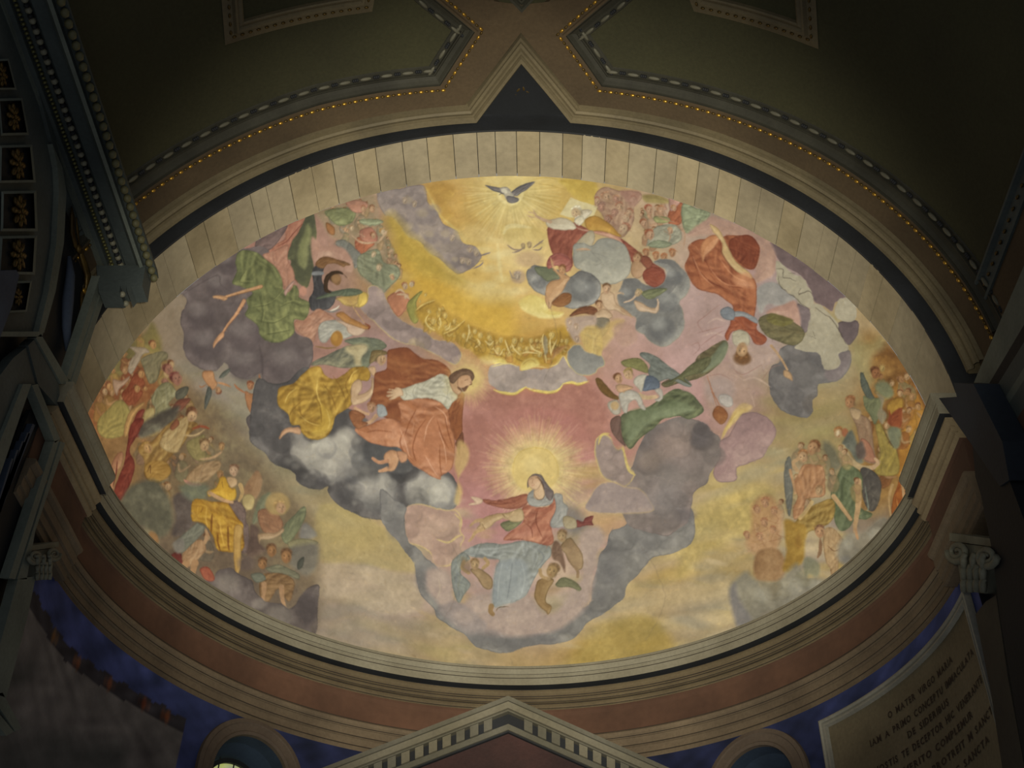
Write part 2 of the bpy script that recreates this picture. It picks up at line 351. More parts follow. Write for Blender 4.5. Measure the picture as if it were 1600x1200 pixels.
BASE("""600,310,8f8068 690,300,ac8c46 720,330,b08c40 760,290,bba458 800,330,c6b468 850,290,bfa758 900,300,b29a44 940,300,a08c5a 740,380,bda754 800,380,c8b676 860,390,c2ac62 700,420,c5aa50
760,440,c8b05c 780,480,ccb466 820,440,c9b578 640,380,b2933e 620,430,a68a3e 660,470,b48f36 700,480,bd9636 760,500,c39c3a 820,490,c69f42 860,470,c6ad62 720,530,b68d34 800,545,ba9136 860,540,b6923e 900,480,b59c64 580,340,9e8a50
480,360,a27860 520,350,988068 560,320,9c8264 500,420,a2866e 600,520,987e70 650,540,8e7a70 700,570,a6846e 480,560,a27a66 440,420,9a705c 740,590,a68672
760,640,a6725f 840,620,a76f60 900,640,a56c5b 880,700,a5725e 760,720,a77662 740,800,a4766c 920,760,aa7a6a 940,820,ac8c78 900,900,aa8e7c 840,960,a4907c 720,880,a68c78 740,960,a08a78
960,540,ac8e74 1000,520,ae9680 1080,480,a49082 1060,540,a89082 1120,570,a48a7a 1100,620,a48474 1150,640,9c806e 1000,560,a88474 980,620,ac8a72 1180,560,a08e82
960,420,b09e70 1010,380,b4a66e 1060,400,a49074 1040,340,a48e70 1100,340,8e846c 1150,400,9c7e6c 1200,470,908478
1250,620,8c7c4e 1300,560,908660 1330,500,9a8c60 1360,520,927e50 1400,600,7a5c32 1420,640,7c5528 1430,690,80582a 1380,760,74603c 1200,720,948458 1150,780,a09256 1120,820,a2945e 1250,680,90804e 1100,880,9e8e58 1050,930,a28e60 1000,960,a2905e 950,1000,a2873f 1000,1020,9e863c
1100,960,968860 1100,1000,8d825e 1180,900,948658 1200,950,888064 1300,870,88806a 900,1040,9e8648 800,1040,a18c56 740,1030,a08c58 680,1000,9e8a62 650,1040,928456 600,1010,8c8468 600,960,928470 560,980,847c60 520,960,887e68 540,900,a69074
600,900,aa9678 620,860,a2905e 560,860,9e8e58 520,840,968a54 600,820,9c8c5e 480,800,8d825a 450,740,8a8058 420,700,80785c 370,640,807b68 350,600,837c68 300,560,80775f 270,520,7e745c 240,500,766c50 220,540,766440 330,700,7c7454 660,920,a4957c
180,640,805e3a 160,640,76522c 220,700,745c3c 250,760,645840 300,760,6e6042 240,820,6a6152 300,900,6a5c4e 280,840,5e5446 350,880,5e5248 420,960,6a6058 1350,850,80765e 1280,920,807862 1240,960,7e7662""")
SKY(120, 31, (480, 780, 760, 1050), ['b0955c', 'b8a07e', '8c8068', '9c8a58', 'b89e74', '7e7662'], .5); SKY(300, 32, (860, 700, 1340, 1050), ['bca468', '857c66', 'ac8c40', 'c4ae84', 'ae9a72', 'b09656', '8a8068', 'bca078'], .6)
SKY(60, 33, (1180, 480, 1400, 760), ['a29458', '8e8a68', '847848'], .35); SKY(60, 34, (280, 560, 480, 780), ['8c8462', '78755e', '857a50'], .35); SKY(50, 35, (640, 280, 900, 560), ['d0bc78', 'b4923c', 'c8aa58'], .3)
T(0, 0, 1); P('9c8038', '925,985 985,960 1040,985 1050,1030 960,1045 880,1048', '86702e', 'b2964a', soft=16, a=.6, v=.1, n=.8); P('b8a070', '960,930 1060,915 1160,905 1150,930 1050,950 980,965', soft=14, a=.6, v=.1); P('ae9650', '1090,790 1200,760 1190,820 1110,860 1060,900', soft=16, a=.6, v=.1, n=.9); P('ac987a', '496,880 560,882 640,905 660,950 600,960 540,935 496,930', soft=8, a=.7, v=.1, n=.4); P('a8945a', '500,790 560,800 640,860 650,895 560,880 496,872', '8c7c4c', 'b8a468', soft=7, a=.6, v=.1); P('9e8440', '930,1000 1010,960 1040,1030 900,1050', '86702e', 'b29a50', soft=10, a=.5, v=.1)
P('7c5c34', '200,500 250,560 330,640 340,700 300,770 220,800 150,740 120,650 150,560', '5c4024', '967244', n=1., soft=26, a=.8, v=.1); P('6a5840', '250,640 330,620 400,700 440,760 490,820 492,980 400,960 300,900 220,820', '4c4032', '80704c', n=1., soft=24, a=.75, v=.1); P('86602e', '1350,520 1400,560 1460,660 1420,760 1340,800 1330,700 1360,620', '62441e', 'a27c40', n=1., soft=24, a=.8, v=.1)
P('8c6a58', '300,440 420,340 520,310 600,320 600,420 560,540 480,600 420,520 340,520', soft=20, a=.5, v=.1)
# ---- the upper heaven of gold
T(400, 260)
N('painted_cloud', 'grey violet diagonal cloud bank left of the dove')
P('8f8076', '760,170 900,140 1020,110 1060,150 1080,230 1130,290 1170,360 1250,400 1290,480 1370,500 1410,560 1380,610 1330,650 1260,680 1210,640 1160,590 1120,560 1060,520 1030,470 950,440 900,380 860,320 800,290', '6f6468', 'aa987c', v=.5, w=14); PUFFS(24, 6, 16, 11, .5)
for x, y, r in ((960, 220, 60), (1050, 300, 75), (1110, 260, 50), (1190, 430, 60), (1320, 600, 45), (1250, 590, 40), (1340, 530, 35), (960, 380, 60), (1090, 430, 55)):
    B('7a6e6c', x+8, y+14, r, r*.8, 0, .55, .5); B('a89678', x-6, y-8, r*.72, r*.55, 0, .6, .8)
for x, y in ((930, 215), (990, 235), (1340, 520), (1375, 540), (1330, 600), (1290, 590), (1225, 450)): HD(x, y, 26, -80, .3, 'a8937a', '8d7a68')
S('75686a', 10, '1400,560 1440,545 1465,535'); S('75686a', 9, '1360,640 1400,620 1420,600'); S('75686a', 8, '1380,600 1420,590')
N()
for s in ('870,330 940,430 1010,470 1080,540 1160,600 1220,660 1290,710 1380,740', '1060,130 1100,210 1150,300 1220,370 1280,420 1320,490'): S('c8b468', 14, s, .5, soft=8)
P('c4a96c', '1240,420 1300,370 1370,360 1440,380 1500,430 1560,380 1600,370 1600,480 1500,470 1400,480 1300,470', 'b09850', 'd4c284', soft=10, a=.55)
P('cdb878', '1180,640 1300,700 1420,730 1600,760 1600,860 1450,860 1340,820 1240,760 1160,700', 'b89c54', 'd8c68c', v=.3, soft=16, a=.6, ids=False)
P('a8803a', '1060,130 1180,100 1240,150 1200,230 1240,300 1180,320 1120,220', '8e6a2c', 'c2a04a', soft=10, a=.8)
P('c49b34', '900,540 1050,640 1240,740 1400,830 1600,860 1600,1060 1460,1050 1300,980 1160,900 1040,820 960,700', 'b2862a', 'd2aa44', v=.3, soft=26, a=.75)
P('a88c34', '860,300 960,420 1080,520 1200,640 1300,720 1180,720 1020,660 900,560 860,440 800,340', '8e7630', 'c2a648', v=.3, soft=20, a=.75)
T(750, 260)
B('d3c282', 190, 160, 330, 250, 0, .5, .9)
RAY(190, 160, 70, 330, 46, 'dccb8c', .55, 3.2, -10, 190, .3, 5); RAY(190, 160, 90, 360, 40, '8c7430', .42, 1.8, -12, 192, .4, 6)
RAY(190, 130, 80, 300, 16, 'dccb8c', .4, 3, 188, 352, .3, 8)
P('b2943a', '500,80 720,100 715,240 600,200 540,140', '967a2c', 'ccb258', soft=5, a=.8)
for s in ('330,80 420,70 500,85', '360,110 450,120 540,150', '330,180 430,230 520,290'): S('a08438', 3, s, .5)
for i, (x, y) in enumerate(((60, 640), (140, 700), (60, 740), (240, 780), (100, 560), (160, 540), (30, 520), (300, 840), (380, 900))): B('dacb92', x, y, 80, 34, 0, .38, .9)
P('d2bc6a', '250,840 330,800 420,850 430,900 520,910 500,940 400,950 320,930 260,890', 'bd9c44', 'e0cf8a', soft=4, v=.6)
P('c0a860', '130,380 220,360 330,370 420,420 420,480 380,520 300,520 200,500 150,450', 'a88e48', 'd2be7c', soft=8, a=.6)
S('e0d29a', 26, '150,420 170,380 230,370 320,385', .5, soft=8); S('d8c88c', 22, '110,480 120,600 140,720', .5, soft=10)
B('b0906e', 310, 580, 110, 60, 0, .6, .6); B('a08878', 240, 690, 55, 50, 0, .6, .5)
N('painted_cherubs', 'pair of small grey winged cherub heads below the dove')
for x, y in ((270, 500), (310, 490)): HD(x, y, 24, -90, .2, 'ac9468', '8f7a58')
for s in ('170,490 210,520 260,520', '200,540 240,530 270,510', '330,510 370,480 400,460', '330,520 370,520 390,500'): S('857264', 9, s, .9)
HD(235, 685, 34, -90, .2, 'b09c80', '928070'); S('90806c', 8, '185,650 200,690 225,700')
N('painted_dove', 'grey white dove with spread wings in golden rays')
P('766e6c', '150,175 110,160 80,150 30,118 60,120 110,130 150,150', '4c4850', '8c8478', w=4)
P('766e6c', '190,165 240,125 290,105 342,98 300,140 260,160 225,185', '4c4850', '948c80', w=4)
for s in ('50,125 90,150 140,165', '325,105 270,140 215,175', '330,100 260,125 200,160'): S('484650', 2, s, .8)
P('aaa088', '120,140 165,130 195,160 215,190 200,210 165,205 150,180', '746c68', 'cfc6a8', w=4)
P('6c6668', '165,185 205,188 240,200 235,220 200,230 170,218', '484650', '7e7874', w=3)
B('c8bfa2', 150, 155, 22, 15, 20, .9, .4, True); S('5a5450', 3, '118,178 130,170 150,166')
N()
# right of the dove: God the Father on a grey cloud
N('painted_figures', 'crowd of pale rose heads above the globe cloud')
P('a48466', '720,170 780,130 870,150 990,160 1010,200 960,260 960,340 900,440 830,420 760,300 720,250', '86604e', 'bc9c7c', n=.8, v=.5)
for x, y, r in ((790, 190, 42), (760, 250, 38), (870, 250, 38), (840, 290, 32), (915, 320, 38), (900, 390, 46), (800, 330, 36), (930, 290, 34), (960, 210, 34), (850, 200, 30), (730, 210, 28)):
    HD(x, y, r, -90+rs.uniform(-30, 30), rs.uniform(-.6, .6), rs.choice(['b3906e', 'b89a78', 'a87e66']), rs.choice(['8a5c44', '966e50', '7c5c4c']))
P('966c5c', '880,150 1000,160 980,240 940,250 900,200', '7c544a', 'a88270', soft=5, a=.7)
N('painted_angels', 'red and green robed angels at the upper right edge')
CROWD('1030,220 1180,210 1260,260 1280,420 1200,500 1040,480 1010,360', 14, 9, ['9c6a50', '8c8a64', 'a08064', '98907a', '8e5c40'], ['b8946c', 'b48a66'], ['5e3a22', '6c4a2c', '7a5a34'], 46, .75)
P('8e7c4a', '1020,180 1100,175 1170,200 1180,230 1090,230 1030,220', '766236', 'a8945c', soft=4)
for s, c in (('1190,260 1230,230 1270,240 1260,350 1200,370 1170,330', '9c5438'), ('1270,230 1350,260 1440,290 1380,380 1290,420 1260,330', '7d8862'), ('1080,390 1180,360 1240,380 1260,460 1160,500 1080,480 1040,500', '96927a'), ('1090,310 1180,320 1180,350 1100,350', '8c8a58'), ('1180,150 1260,200 1240,240 1190,280 1180,200', 'a07866')):
    P(c, s, v=.6, n=.7)
for x, y, r, c in ((1055, 270, 40, '8c4a34'), (1130, 270, 34, '94623e'), (1020, 355, 32, '7c4a30'), (1060, 425, 42, '85482e'), (1210, 260, 24, '946a44'), (1190, 400, 26, '9c7a58')):
    HD(x, y, r, -100, .4, 'b58e6c', c)
for s in ('1080,250 1140,270 1180,330', '1100,300 1150,330 1220,350', '1150,400 1190,430 1180,470', '1230,380 1280,420 1270,520'): S('a07e60', 9, s, .8)
for x in (1040, 1100, 1150, 1200): HD(x, 540+(x % 40), 32, -90, .2, 'b08058', '9a5c38')
P('86906c', '1050,490 1110,460 1200,480 1160,510 1080,510', v=.4)
N('painted_figure', 'white bearded old man in a red cloak reaching out an arm')
P('c6b683', '565,195 735,250 700,330 560,320 500,300', 'b09a62', 'd6c894', v=.2, sm=False)
P('8e4a3a', '430,370 520,350 620,360 700,420 650,470 580,500 580,620 520,640 460,560 430,470', '6e3428', 'a8604a', w=14)
P('bc8c70', '580,370 700,400 830,410 900,470 960,520 1000,570 940,590 880,480 760,430 640,400', '985c4c', 'cea688', w=9)
P('924a3a', '880,450 960,510 1060,590 1150,650 1150,720 1080,750 1020,700 1020,640 960,620 930,540', '6c3226', 'b06a4c', w=10)
P('b2853a', '660,330 720,310 790,345 850,400 880,440 760,405 690,405 660,370', '8a6226', 'cba552', w=8)
P('bdb092', '410,350 440,330 520,320 580,350 600,390 520,400 440,385', '9c8a6c', 'd3c8aa', w=8)
S('b49472', 22, '440,345 390,330 350,310', 1, 0, w2=14)
for s in ('360,310 330,290 300,285', '355,300 340,285 335,270', '350,318 320,315 290,300'): S('b49472', 6, s)
P('c0b294', '590,300 640,270 700,280 660,330 620,350', '9c8c6c', 'd4c8aa')
HD(605, 285, 48, -110, -.7, 'b59a72', 'c0b392', beard='cfc3a4'); P('ccc0a0', '600,320 640,310 650,340 620,370 590,350', w=4)
P('a79a7c', '600,480 690,400 720,440 690,520 640,560 590,550', '8c7c62', 'c0b496')
N('painted_globe_cloud', 'pale grey round cloud bearing the old man')
P('989482', '580,500 640,480 700,500 760,450 860,460 920,510 945,600 930,680 880,720 800,740 720,720 640,660 590,620', '7c7a70', 'b4ae98', n=.8, v=.8, w=20, nz=0)
S('7e7a6e', 4, '650,480 720,560 760,600 720,620', .7); S('7e7a6e', 4, '700,540 770,560 840,590', .6)
S('b08c6a', 12, '600,520 650,515 690,525', .9); S('96704e', 3, '610,530 680,522')
N('painted_cloud', 'dark blue grey cloud carrying the child angels')
dk = ('76736e', '5c5a5c', '9c988a')
P(dk[0], '1080,600 1150,575 1220,590 1270,640 1310,700 1300,790 1240,850 1270,900 1280,1000 1230,1080 1150,1130 1060,1100 1020,1050 970,1020 975,950 920,920 880,880 860,810 880,760 900,700 980,700 1040,740 1130,740 1170,660', dk[1], dk[2], n=.8, v=.9, w=18, rim='8d846e', rw=1.2)
P('827f78', '290,660 330,620 420,630 520,660 560,690 640,650 740,700 750,780 720,850 640,880 590,890 540,880 480,850 400,800 340,780 300,720', dk[1], 'a29e94', n=.8, v=.9, w=16)
for x, y, r in ((640, 760, 90), (920, 800, 60), (1160, 830, 80), (1200, 680, 60), (360, 710, 45), (1130, 1000, 90)):
    B('5c5c62', x+10, y+16, r, r*.9, 0, .5, .4); B('9c9a90', x-10, y-14, r*.75, r*.6, 0, .55, .8)
P('6a7252', '340,630 430,630 500,670 510,690 430,720 370,680', '4c5640', '8a906a', w=7)
N('painted_angel', 'small angel with rose drapery kneeling on the grey cloud')
P('9c5248', '415,610 440,560 500,540 560,570 575,620 540,660 480,620 430,640', '743830', 'bb7866', w=9)
P('b98e62', '450,640 490,660 560,690 540,730 510,790 460,840 440,890 410,850 410,760 440,720 500,700', '8c6440', 'd2ad82', w=9)
P('8e5c34', '470,830 520,790 570,800 560,850 500,880 450,860', '6c4226', 'a8784a')
HD(515, 645, 38, -100, -.3, 'b5885c', '6a4426'); S('b98e62', 11, '440,570 460,630 500,680'); S('4c3a2c', 5, '430,850 430,890')
N('painted_angel', 'bare back small angel with a red sash right of the globe')
P('a88460', '950,600 990,590 1040,620 1020,680 970,700 940,660', '846040', 'c4a07c')
P('924432', '1020,660 1080,625 1150,660 1150,720 1090,755 1030,720', '6e2e24', 'b06450', w=8)
HD(985, 570, 40, -80, -.5, 'b38a62', '72492c'); P('824834', '1020,560 1060,570 1080,610 1050,640 1010,600', w=6)
N('painted_cherub', 'naked winged child with brown wings at the cloud foot')
P('74462c', '560,940 610,890 680,870 730,890 720,930 650,920', '53301e', '945f3c', w=7)
P('b89a76', '760,790 830,790 850,850 890,880 950,930 900,930 850,900 800,900 760,850', '8e6a48', 'd4b894', w=8)
S('b89a76', 13, '840,800 880,790 900,800'); S('b08c68', 14, '880,900 920,920 955,945')
HD(790, 765, 42, -80, .2, 'b89470', '5e4026')
P('b89a76', '715,920 760,890 800,900 830,940 780,960 730,950', '8e6a48', 'd0b28c', w=6)
P('7d725c', '720,950 800,950 810,1000 770,1060 740,1070 720,1010', '5c5242', '9c9078', w=6)
HD(745, 865, 36, -95, .2, 'b48c64', '54341e'); S('b59a78', 10, '745,1040 755,1080')
N('painted_cherub', 'pale naked child with green wings lying on grey cloud')
P('6f7650', '1010,790 1070,765 1170,765 1110,810 1050,830', '4e5438', '939668', w=7)
P('bda080', '960,840 1010,850 1060,880 1110,880 1115,840 1120,890 1100,920 1050,910 990,900', '93724e', 'd6bc9c', w=8)
S('bda080', 15, '980,800 950,830 900,850', 1, 0, w2=8); S('bda080', 14, '1100,900 1115,860 1110,830', 1, 0, w2=9)
HD(990, 790, 32, -60, -.3, 'b39872', '8a7648')
N()
P('bd9e5a', '640,1040 690,980 760,1010 820,960 900,960 880,1010 820,1080 760,1150 680,1130', 'a88656', 'd0b874', soft=6, a=.8)
P('a88470', '830,1010 890,970 960,1000 980,1080 900,1130 850,1090', '90705f', 'bc9880', soft=6, a=.8)
# ---- upper left angels
T(400, 260)
N('painted_angels', 'small rose and green angels along the upper left edge')
P('8e7a5c', '380,280 560,230 720,180 760,240 770,320 800,420 860,520 900,620 880,700 840,760 780,800 700,740 620,660 600,560 540,480 470,440 420,360', '74603f', 'a8866a', n=.8, soft=7)
CROWD('460,280 700,200 770,300 860,500 900,660 860,800 780,780 640,640 560,480', 26, 7.5, ['85805a', '9a6c50', '7c7a5c', '8c7c60', '9c7c50', '747262'], ['b8946c', 'b08660'], ['5e3a22', '6c4a2c', '7a5a34'], 45, .7)
for s, c in (('430,280 540,260 620,280 600,350 520,370 460,330', '75794e'), ('560,220 640,210 700,240 660,290 600,280', 'a5755c'), ('640,440 740,480 700,520 660,560 620,500', 'a35a3e'),
             ('490,480 560,460 620,510 660,560 620,640 580,560', '747266'), ('650,330 760,330 800,350 740,370 660,360', '858c66'), ('640,560 760,520 800,600 880,620 900,680 830,760 780,800 720,730 640,660', '7c8060'),
             ('820,830 860,790 920,780 960,830 930,900 890,940 860,910', 'a86a4c'), ('650,400 720,380 760,440 740,480 660,460', '9c6650'), ('940,870 1000,800 1040,780 1000,850 1020,950 980,980', '8a8440'), ('440,350 490,380 490,430 450,410', '8a5c34')):
    P(c, s, v=.6, n=.7, w=7)
for x, y, r, c in ((725, 265, 30, '6f4c34'), (670, 265, 26, '8a5a40'), (730, 430, 26, '7a4c30'), (795, 410, 28, '95703c'), (600, 385, 20, '8a6a48'), (560, 395, 18, '90704c'), (735, 550, 24, '857250'), (845, 530, 24, '8d8058'), (770, 630, 30, '7c7050'), (850, 690, 24, 'a08c60'), (930, 745, 28, '8c5c3c'), (975, 735, 24, '987048'), (940, 810, 22, '906240')):
    HD(x, y, r, -90+rs.uniform(-40, 40), rs.uniform(-.7, .7), rs.choice(['ba9a74', 'b08a66', 'c0a680']), c)
for s in ('600,430 650,470 700,480 760,470', '640,420 680,440', '760,480 800,430 820,400', '870,790 900,770 930,790', '880,800 930,800 960,830'): S('b99a76', 13, s, .95)
N('painted_cloud', 'mauve diagonal cloud under the upper left angels')
P('948078', '700,760 760,750 820,840 880,940 980,1000 1040,1020 1120,1080 1180,1090 1240,1110 1290,1180 1240,1240 1130,1180 1020,1130 900,1100 820,1050 740,980 660,900 640,840 700,820', '7a6a68', 'aa9486', n=.7, v=.4, w=16, rim='c0a868', rw=1.3); PUFFS(26, 6, 16, 10, .5)
B('a08a80', 760, 800, 60, 60, 0, .6, .7); B('a08a7c', 1180, 1150, 80, 60, 0, .5, .7)
N('painted_wing', 'tall dark green wing standing against the pale arch')
P('4e5038', '330,290 360,290 378,400 370,480 350,560 360,640 340,700 320,760 280,740 240,700 215,640 220,590 190,570 220,480 250,420 280,370', '34362a', '7b7a4c', n=.7, v=.3, w=10)
P('7e8050', '320,360 345,400 330,500 320,600 300,640 260,600 270,500 300,420', '62663e', '969460', soft=5, a=.8)
N('painted_drapery', 'rose drapery behind the dark wing')
P('a56e56', '190,370 290,320 300,340 260,420 230,460 200,560 220,640 240,720 200,720 170,640 130,560 60,550 120,490 180,450', '85503e', 'bc8468', w=8)
S('743e30', 5, '290,360 240,410 190,470 130,500'); S('743e30', 3, '190,720 235,700 260,730')
P('6a5650', '0,460 40,430 180,370 190,390 130,480 60,540 0,560', '4e403f', '806860')
P('a8806a', '350,440 420,500 500,500 560,520 600,590 600,660 560,650 540,610 450,560 380,600 350,560', '8a6656', 'bc9a80', soft=4, ids=False)
N('painted_angel', 'dark haired angel in navy and grey drinking under the wing')
P('3e3c42', '350,660 380,620 430,620 410,700 440,760 500,800 470,880 420,900 350,900 330,840 360,770', '2a292e', '5e5c5e', w=8)
P('7a7c7e', '355,660 420,660 415,680 352,680', v=.2)
P('7c5634', '370,620 400,575 450,565 520,585 560,600 550,630 500,610 450,610 420,640', '59391f', '9c7448', w=6)
P('7a5634', '520,590 560,600 590,615 560,620', w=3)
P('b08e50', '500,820 600,800 650,780 700,800 690,850 650,880 560,870 520,840', '8c6c34', 'ccb060', w=7)
P('c0a24c', '640,800 690,790 695,850 640,880', v=.5)
P('57664a', '480,780 560,765 640,770 665,790 600,810 500,810 400,830 380,820', '3c4a34', '73805c', w=5)
HD(495, 700, 52, -120, .5, '85603c', '4a321f', False)
P('3a2818', '425,720 440,680 480,655 530,655 570,700 555,680 500,670 460,700 450,760 470,790 430,780', w=5, v=.4); B('8e6a44', 500, 700, 34, 28, 0, .8, .5)
N('painted_angel', 'angel in a pale blue grey robe bending head down')
P('a8785c', '330,930 390,890 450,920 500,960 430,980 380,1040 360,1100 300,1060 250,1020 245,970', '8a5c48', 'be9478', w=8)
P('9f9a88', '390,1010 420,970 520,960 600,990 640,1020 620,1050 540,1080 480,1060 440,1100 400,1090', '7d7a70', 'bbb4a0', w=9)
P('b89a7e', '500,960 640,980 690,1010 640,1060 580,1040 560,1000', '96785f', 'ccb396', w=7)
P('a4713c', '500,930 540,910 600,950 680,990 710,1000 690,1020 620,1000 550,970', '7a4e26', 'c09056', w=6)
S('b8915c', 5, '575,820 620,900 680,980'); S('8c7040', 3, '560,860 600,870 640,850'); S('7e4026', 10, '680,980 710,1000 700,1020')
B('96682c', 505, 1075, 36, 50, 10, 1, .25, True); B('ae8038', 495, 1065, 22, 30, 0, .7, .6); S('7c6034', 8, '370,1125 440,1135 500,1130')
S('c8c2ac', 9, '460,905 500,890 520,870'); S('6a6c68', 8, '430,900 480,910 530,890')
N('painted_wing', 'grey green curved wing above the yellow robed angel')
P('697058', '550,1090 640,1070 740,1075 800,1100 815,1130 760,1160 730,1180 720,1230 690,1260 640,1250 650,1200 690,1140 620,1120', '4c533f', '868a68', w=8)
T(400, 500)
P('6e6c58', '360,260 440,220 500,190 560,165 640,150 690,160 700,190 660,240 650,290 560,300 480,290 420,280 350,285', '4a4a40', '9c9470', n=.8, w=9)
P('b8a678', '560,170 640,150 695,160 690,190 655,230 660,280 620,280 610,230 570,200', '988258', 'd0c090', soft=5, a=.85)
N()
# ---- left: grey purple cloud with the green robed angel
T(100, 380)
N('painted_cloud', 'large dark purple grey cloud at the left')
P('675a58', '720,300 800,220 900,150 1000,90 1060,60 1200,20 1280,60 1300,200 1380,400 1450,560 1540,600 1560,680 1540,760 1480,830 1400,870 1370,880 1290,880 1240,850 1230,810 1160,850 1090,840 1040,800 1030,760 1000,740 1010,720 960,790 880,800 820,770 770,720 745,640 750,570 725,500 735,430 770,370 750,330', '463d40', '857872', n=.9, v=.7, w=22, nz=0); PUFFS(40, 10, 26, 1, .5)
for x, y, r in ((880, 620, 110), (1130, 740, 130), (1380, 730, 150), (840, 440, 100), (960, 260, 90), (1120, 560, 120), (1010, 130, 60)):
    B('4c4246', x+16, y+24, r, r*.9, 0, .5, .4); B('8b7f78', x-6, y-26, r*.8, r*.6, 0, .42, .85)
S('4a4042', 14, '1220,640 1240,740 1240,820', .6, soft=8); S('4c4244', 8, '740,330 820,270 960,200 980,260 1040,300', .5, soft=5)
P('5e5452', '1340,880 1390,890 1500,860 1340,1000 1400,1040 1420,1120 1350,1200 1300,1260 1170,1180 1140,1100 1190,1040 1230,930 1250,880 1300,880', '453e40', '7a706a', n=.8, v=.5, w=16)
N('painted_angel', 'flying angel in a moss green robe over the dark cloud')
P('6a7043', '1080,70 1120,45 1200,55 1260,100 1340,150 1370,220 1370,290 1440,260 1470,300 1470,340 1530,370 1530,430 1500,480 1440,480 1440,560 1380,610 1300,620 1230,580 1210,520 1180,490 1130,450 1150,400 1140,350 1180,310 1110,270 1050,250 1080,180 1070,120', '474e2e', '8a8c54', n=1., v=.7, w=14, nz=1)
for s in ('1130,180 1100,240 1180,250', '1200,100 1280,150 1330,230', '1180,400 1280,380 1360,300', '1200,480 1300,500 1400,450', '1260,570 1330,560 1420,540', '1350,400 1420,370 1490,400', '1220,320 1240,420 1230,500'):
    S('474d2c', 7, s, .6, soft=3); S('929458', 5, ' '.join('%g,%g' % (float(q.split(',')[0])+14, float(q.split(',')[1])-12) for q in s.split()), .55, soft=4)
P('a8775e', '1240,80 1280,60 1330,40 1400,10 1400,100 1430,160 1440,240 1410,300 1380,300 1360,220 1320,150', '845644', 'bd9074', w=8)
S('7a5434', 24, '1230,270 1150,295 1060,320 990,340', 1, 0, w2=14); S('b5875c', 19, '1230,270 1150,292 1060,318 990,340', 1, 0, w2=10)
P('b5875c', '1000,330 960,325 930,330 935,345 970,350 1000,360 1020,345', v=.5, w=4)
S('8c5c3a', 24, '1125,360 1080,440 1030,500 990,560', 1, 0, w2=14); S('b8875e', 19, '1125,360 1078,440 1028,500 988,560', 1, 0, w2=10)
P('b8875e', '990,550 1000,580 960,620 935,655 930,630 950,590', v=.5, w=4)
B('b07c64', 1495, 300, 26, 34, 0, .9, .4); B('a86e5c', 1110, 560, 0.1, 0.1, 0, 0)
B('a87058', 1510, 290, 0.1, 0.1, 0, 0); P('b08a78', '1375,300 1420,240 1440,240 1400,300 1385,330', w=4)
N('painted_cherub', 'small tumbling cherub with dark wings under the purple cloud')
P('a9784e', '870,800 930,800 945,850 960,880 930,920 890,880 865,840', '7c5232', 'c4966a', w=6)
S('a9784e', 13, '960,870 1000,880 1045,900'); S('8c5e3c', 8, '890,885 860,900 845,890'); HD(965, 920, 30, 80, .2, 'a87c54', '6a3c26')
P('4c4e44', '900,900 925,930 905,990 882,1040 880,980', '34362f', '6c6e60', w=4); P('585c4e', '970,840 1000,800 1040,780 1030,810 1000,835', w=4)
N('painted_cherub', 'second small red haired cherub holding up the cloud')
P('a06c44', '1130,930 1170,940 1215,940 1200,1000 1170,1060 1145,1020', '74482c', 'b88a5c', w=6)
S('96603e', 13, '1140,940 1090,910 1065,880'); S('96603e', 14, '1210,940 1225,880 1220,820'); HD(1165, 890, 34, -80, .2, 'a06c48', '6c3a22')
N()
# ---- left crowd, ochre and red
T(120, 480, 6)
N('painted_crowd', 'dim crowd of ochre and red figures at the far left')
P('6a5e36', '490,350 640,240 700,140 760,230 800,380 760,430 640,440 560,500 500,640 380,680 250,700 330,560', '4e4628', '84733c', n=.9, soft=8)
P('7a4a2a', '250,720 400,660 560,560 700,560 760,640 760,800 700,900 600,940 540,1040 500,1200 100,1200 90,1040 180,850', '5a3420', '946a3c', n=1., soft=10)
CROWD('640,240 760,300 800,420 960,640 1040,760 1060,900 1100,1000 1000,1200 300,1200 120,1100 200,800 350,560', 22, 13, ['7a5c30', '8c6a34', '6c4a2a', '7c3f28', '6e6440', '8a7440', '5c5438'], ['a07a50', '94693f', 'ac8a60'], ['5e3a22', '6c4a2c', '7a5a34'], 41)
P('8c7a62', '490,370 560,370 640,380 680,420 620,440 590,500 520,620 480,600 500,500 550,430', '6f5e4a', 'a08e74', w=8)
P('94765c', '340,680 420,690 490,645 480,690 400,770 380,830 350,780', '74543c', 'ab8c70', w=6)
P('6e6448', '600,490 680,440 800,415 850,430 850,480 790,520 770,640 740,700 680,720 650,650 620,560', '524c36', '867a54', w=9)
P('7c3c26', '540,620 600,640 640,720 580,760 620,800 560,900 480,920 420,820 480,740', '5e2818', '985636', n=.9, w=9)
for x, y, r in ((710, 350, 52), (600, 620, 50), (560, 760, 46), (300, 740, 50), (640, 760, 30)): HD(x, y, r, -100, .4, 'a27646', '5e3620')
P('86763e', '290,960 360,880 430,880 490,950 500,1040 470,1160 400,1220 250,1220 190,1140 210,1040', '6a5c30', '9c8a4a', n=.6, w=14)
P('9a7442', '480,1000 600,900 640,900 560,990 510,1080 480,1200 440,1200', v=.5, w=8)
P('742e24', '560,1000 640,960 600,1080 640,1200 520,1200', '541e18', '925040'); P('9c8854', '640,980 720,940 730,1010 680,1180 630,1120', '80683c', 'b8a474')
S('a05030', 16, '600,1080 640,1170 690,1160 720,1060')
for x, y, r, c in ((850, 580, 66, '5c3228'), (930, 670, 78, '5e2c26'), (830, 700, 46, '74503a')): HD(x, y, r, -110, .6, '94644e', c)
P('7c744e', '770,740 860,700 940,790 930,830 860,900 880,950 800,1080 720,1060 740,960 700,860', '5c583c', 'a29a74', n=.9, w=10)
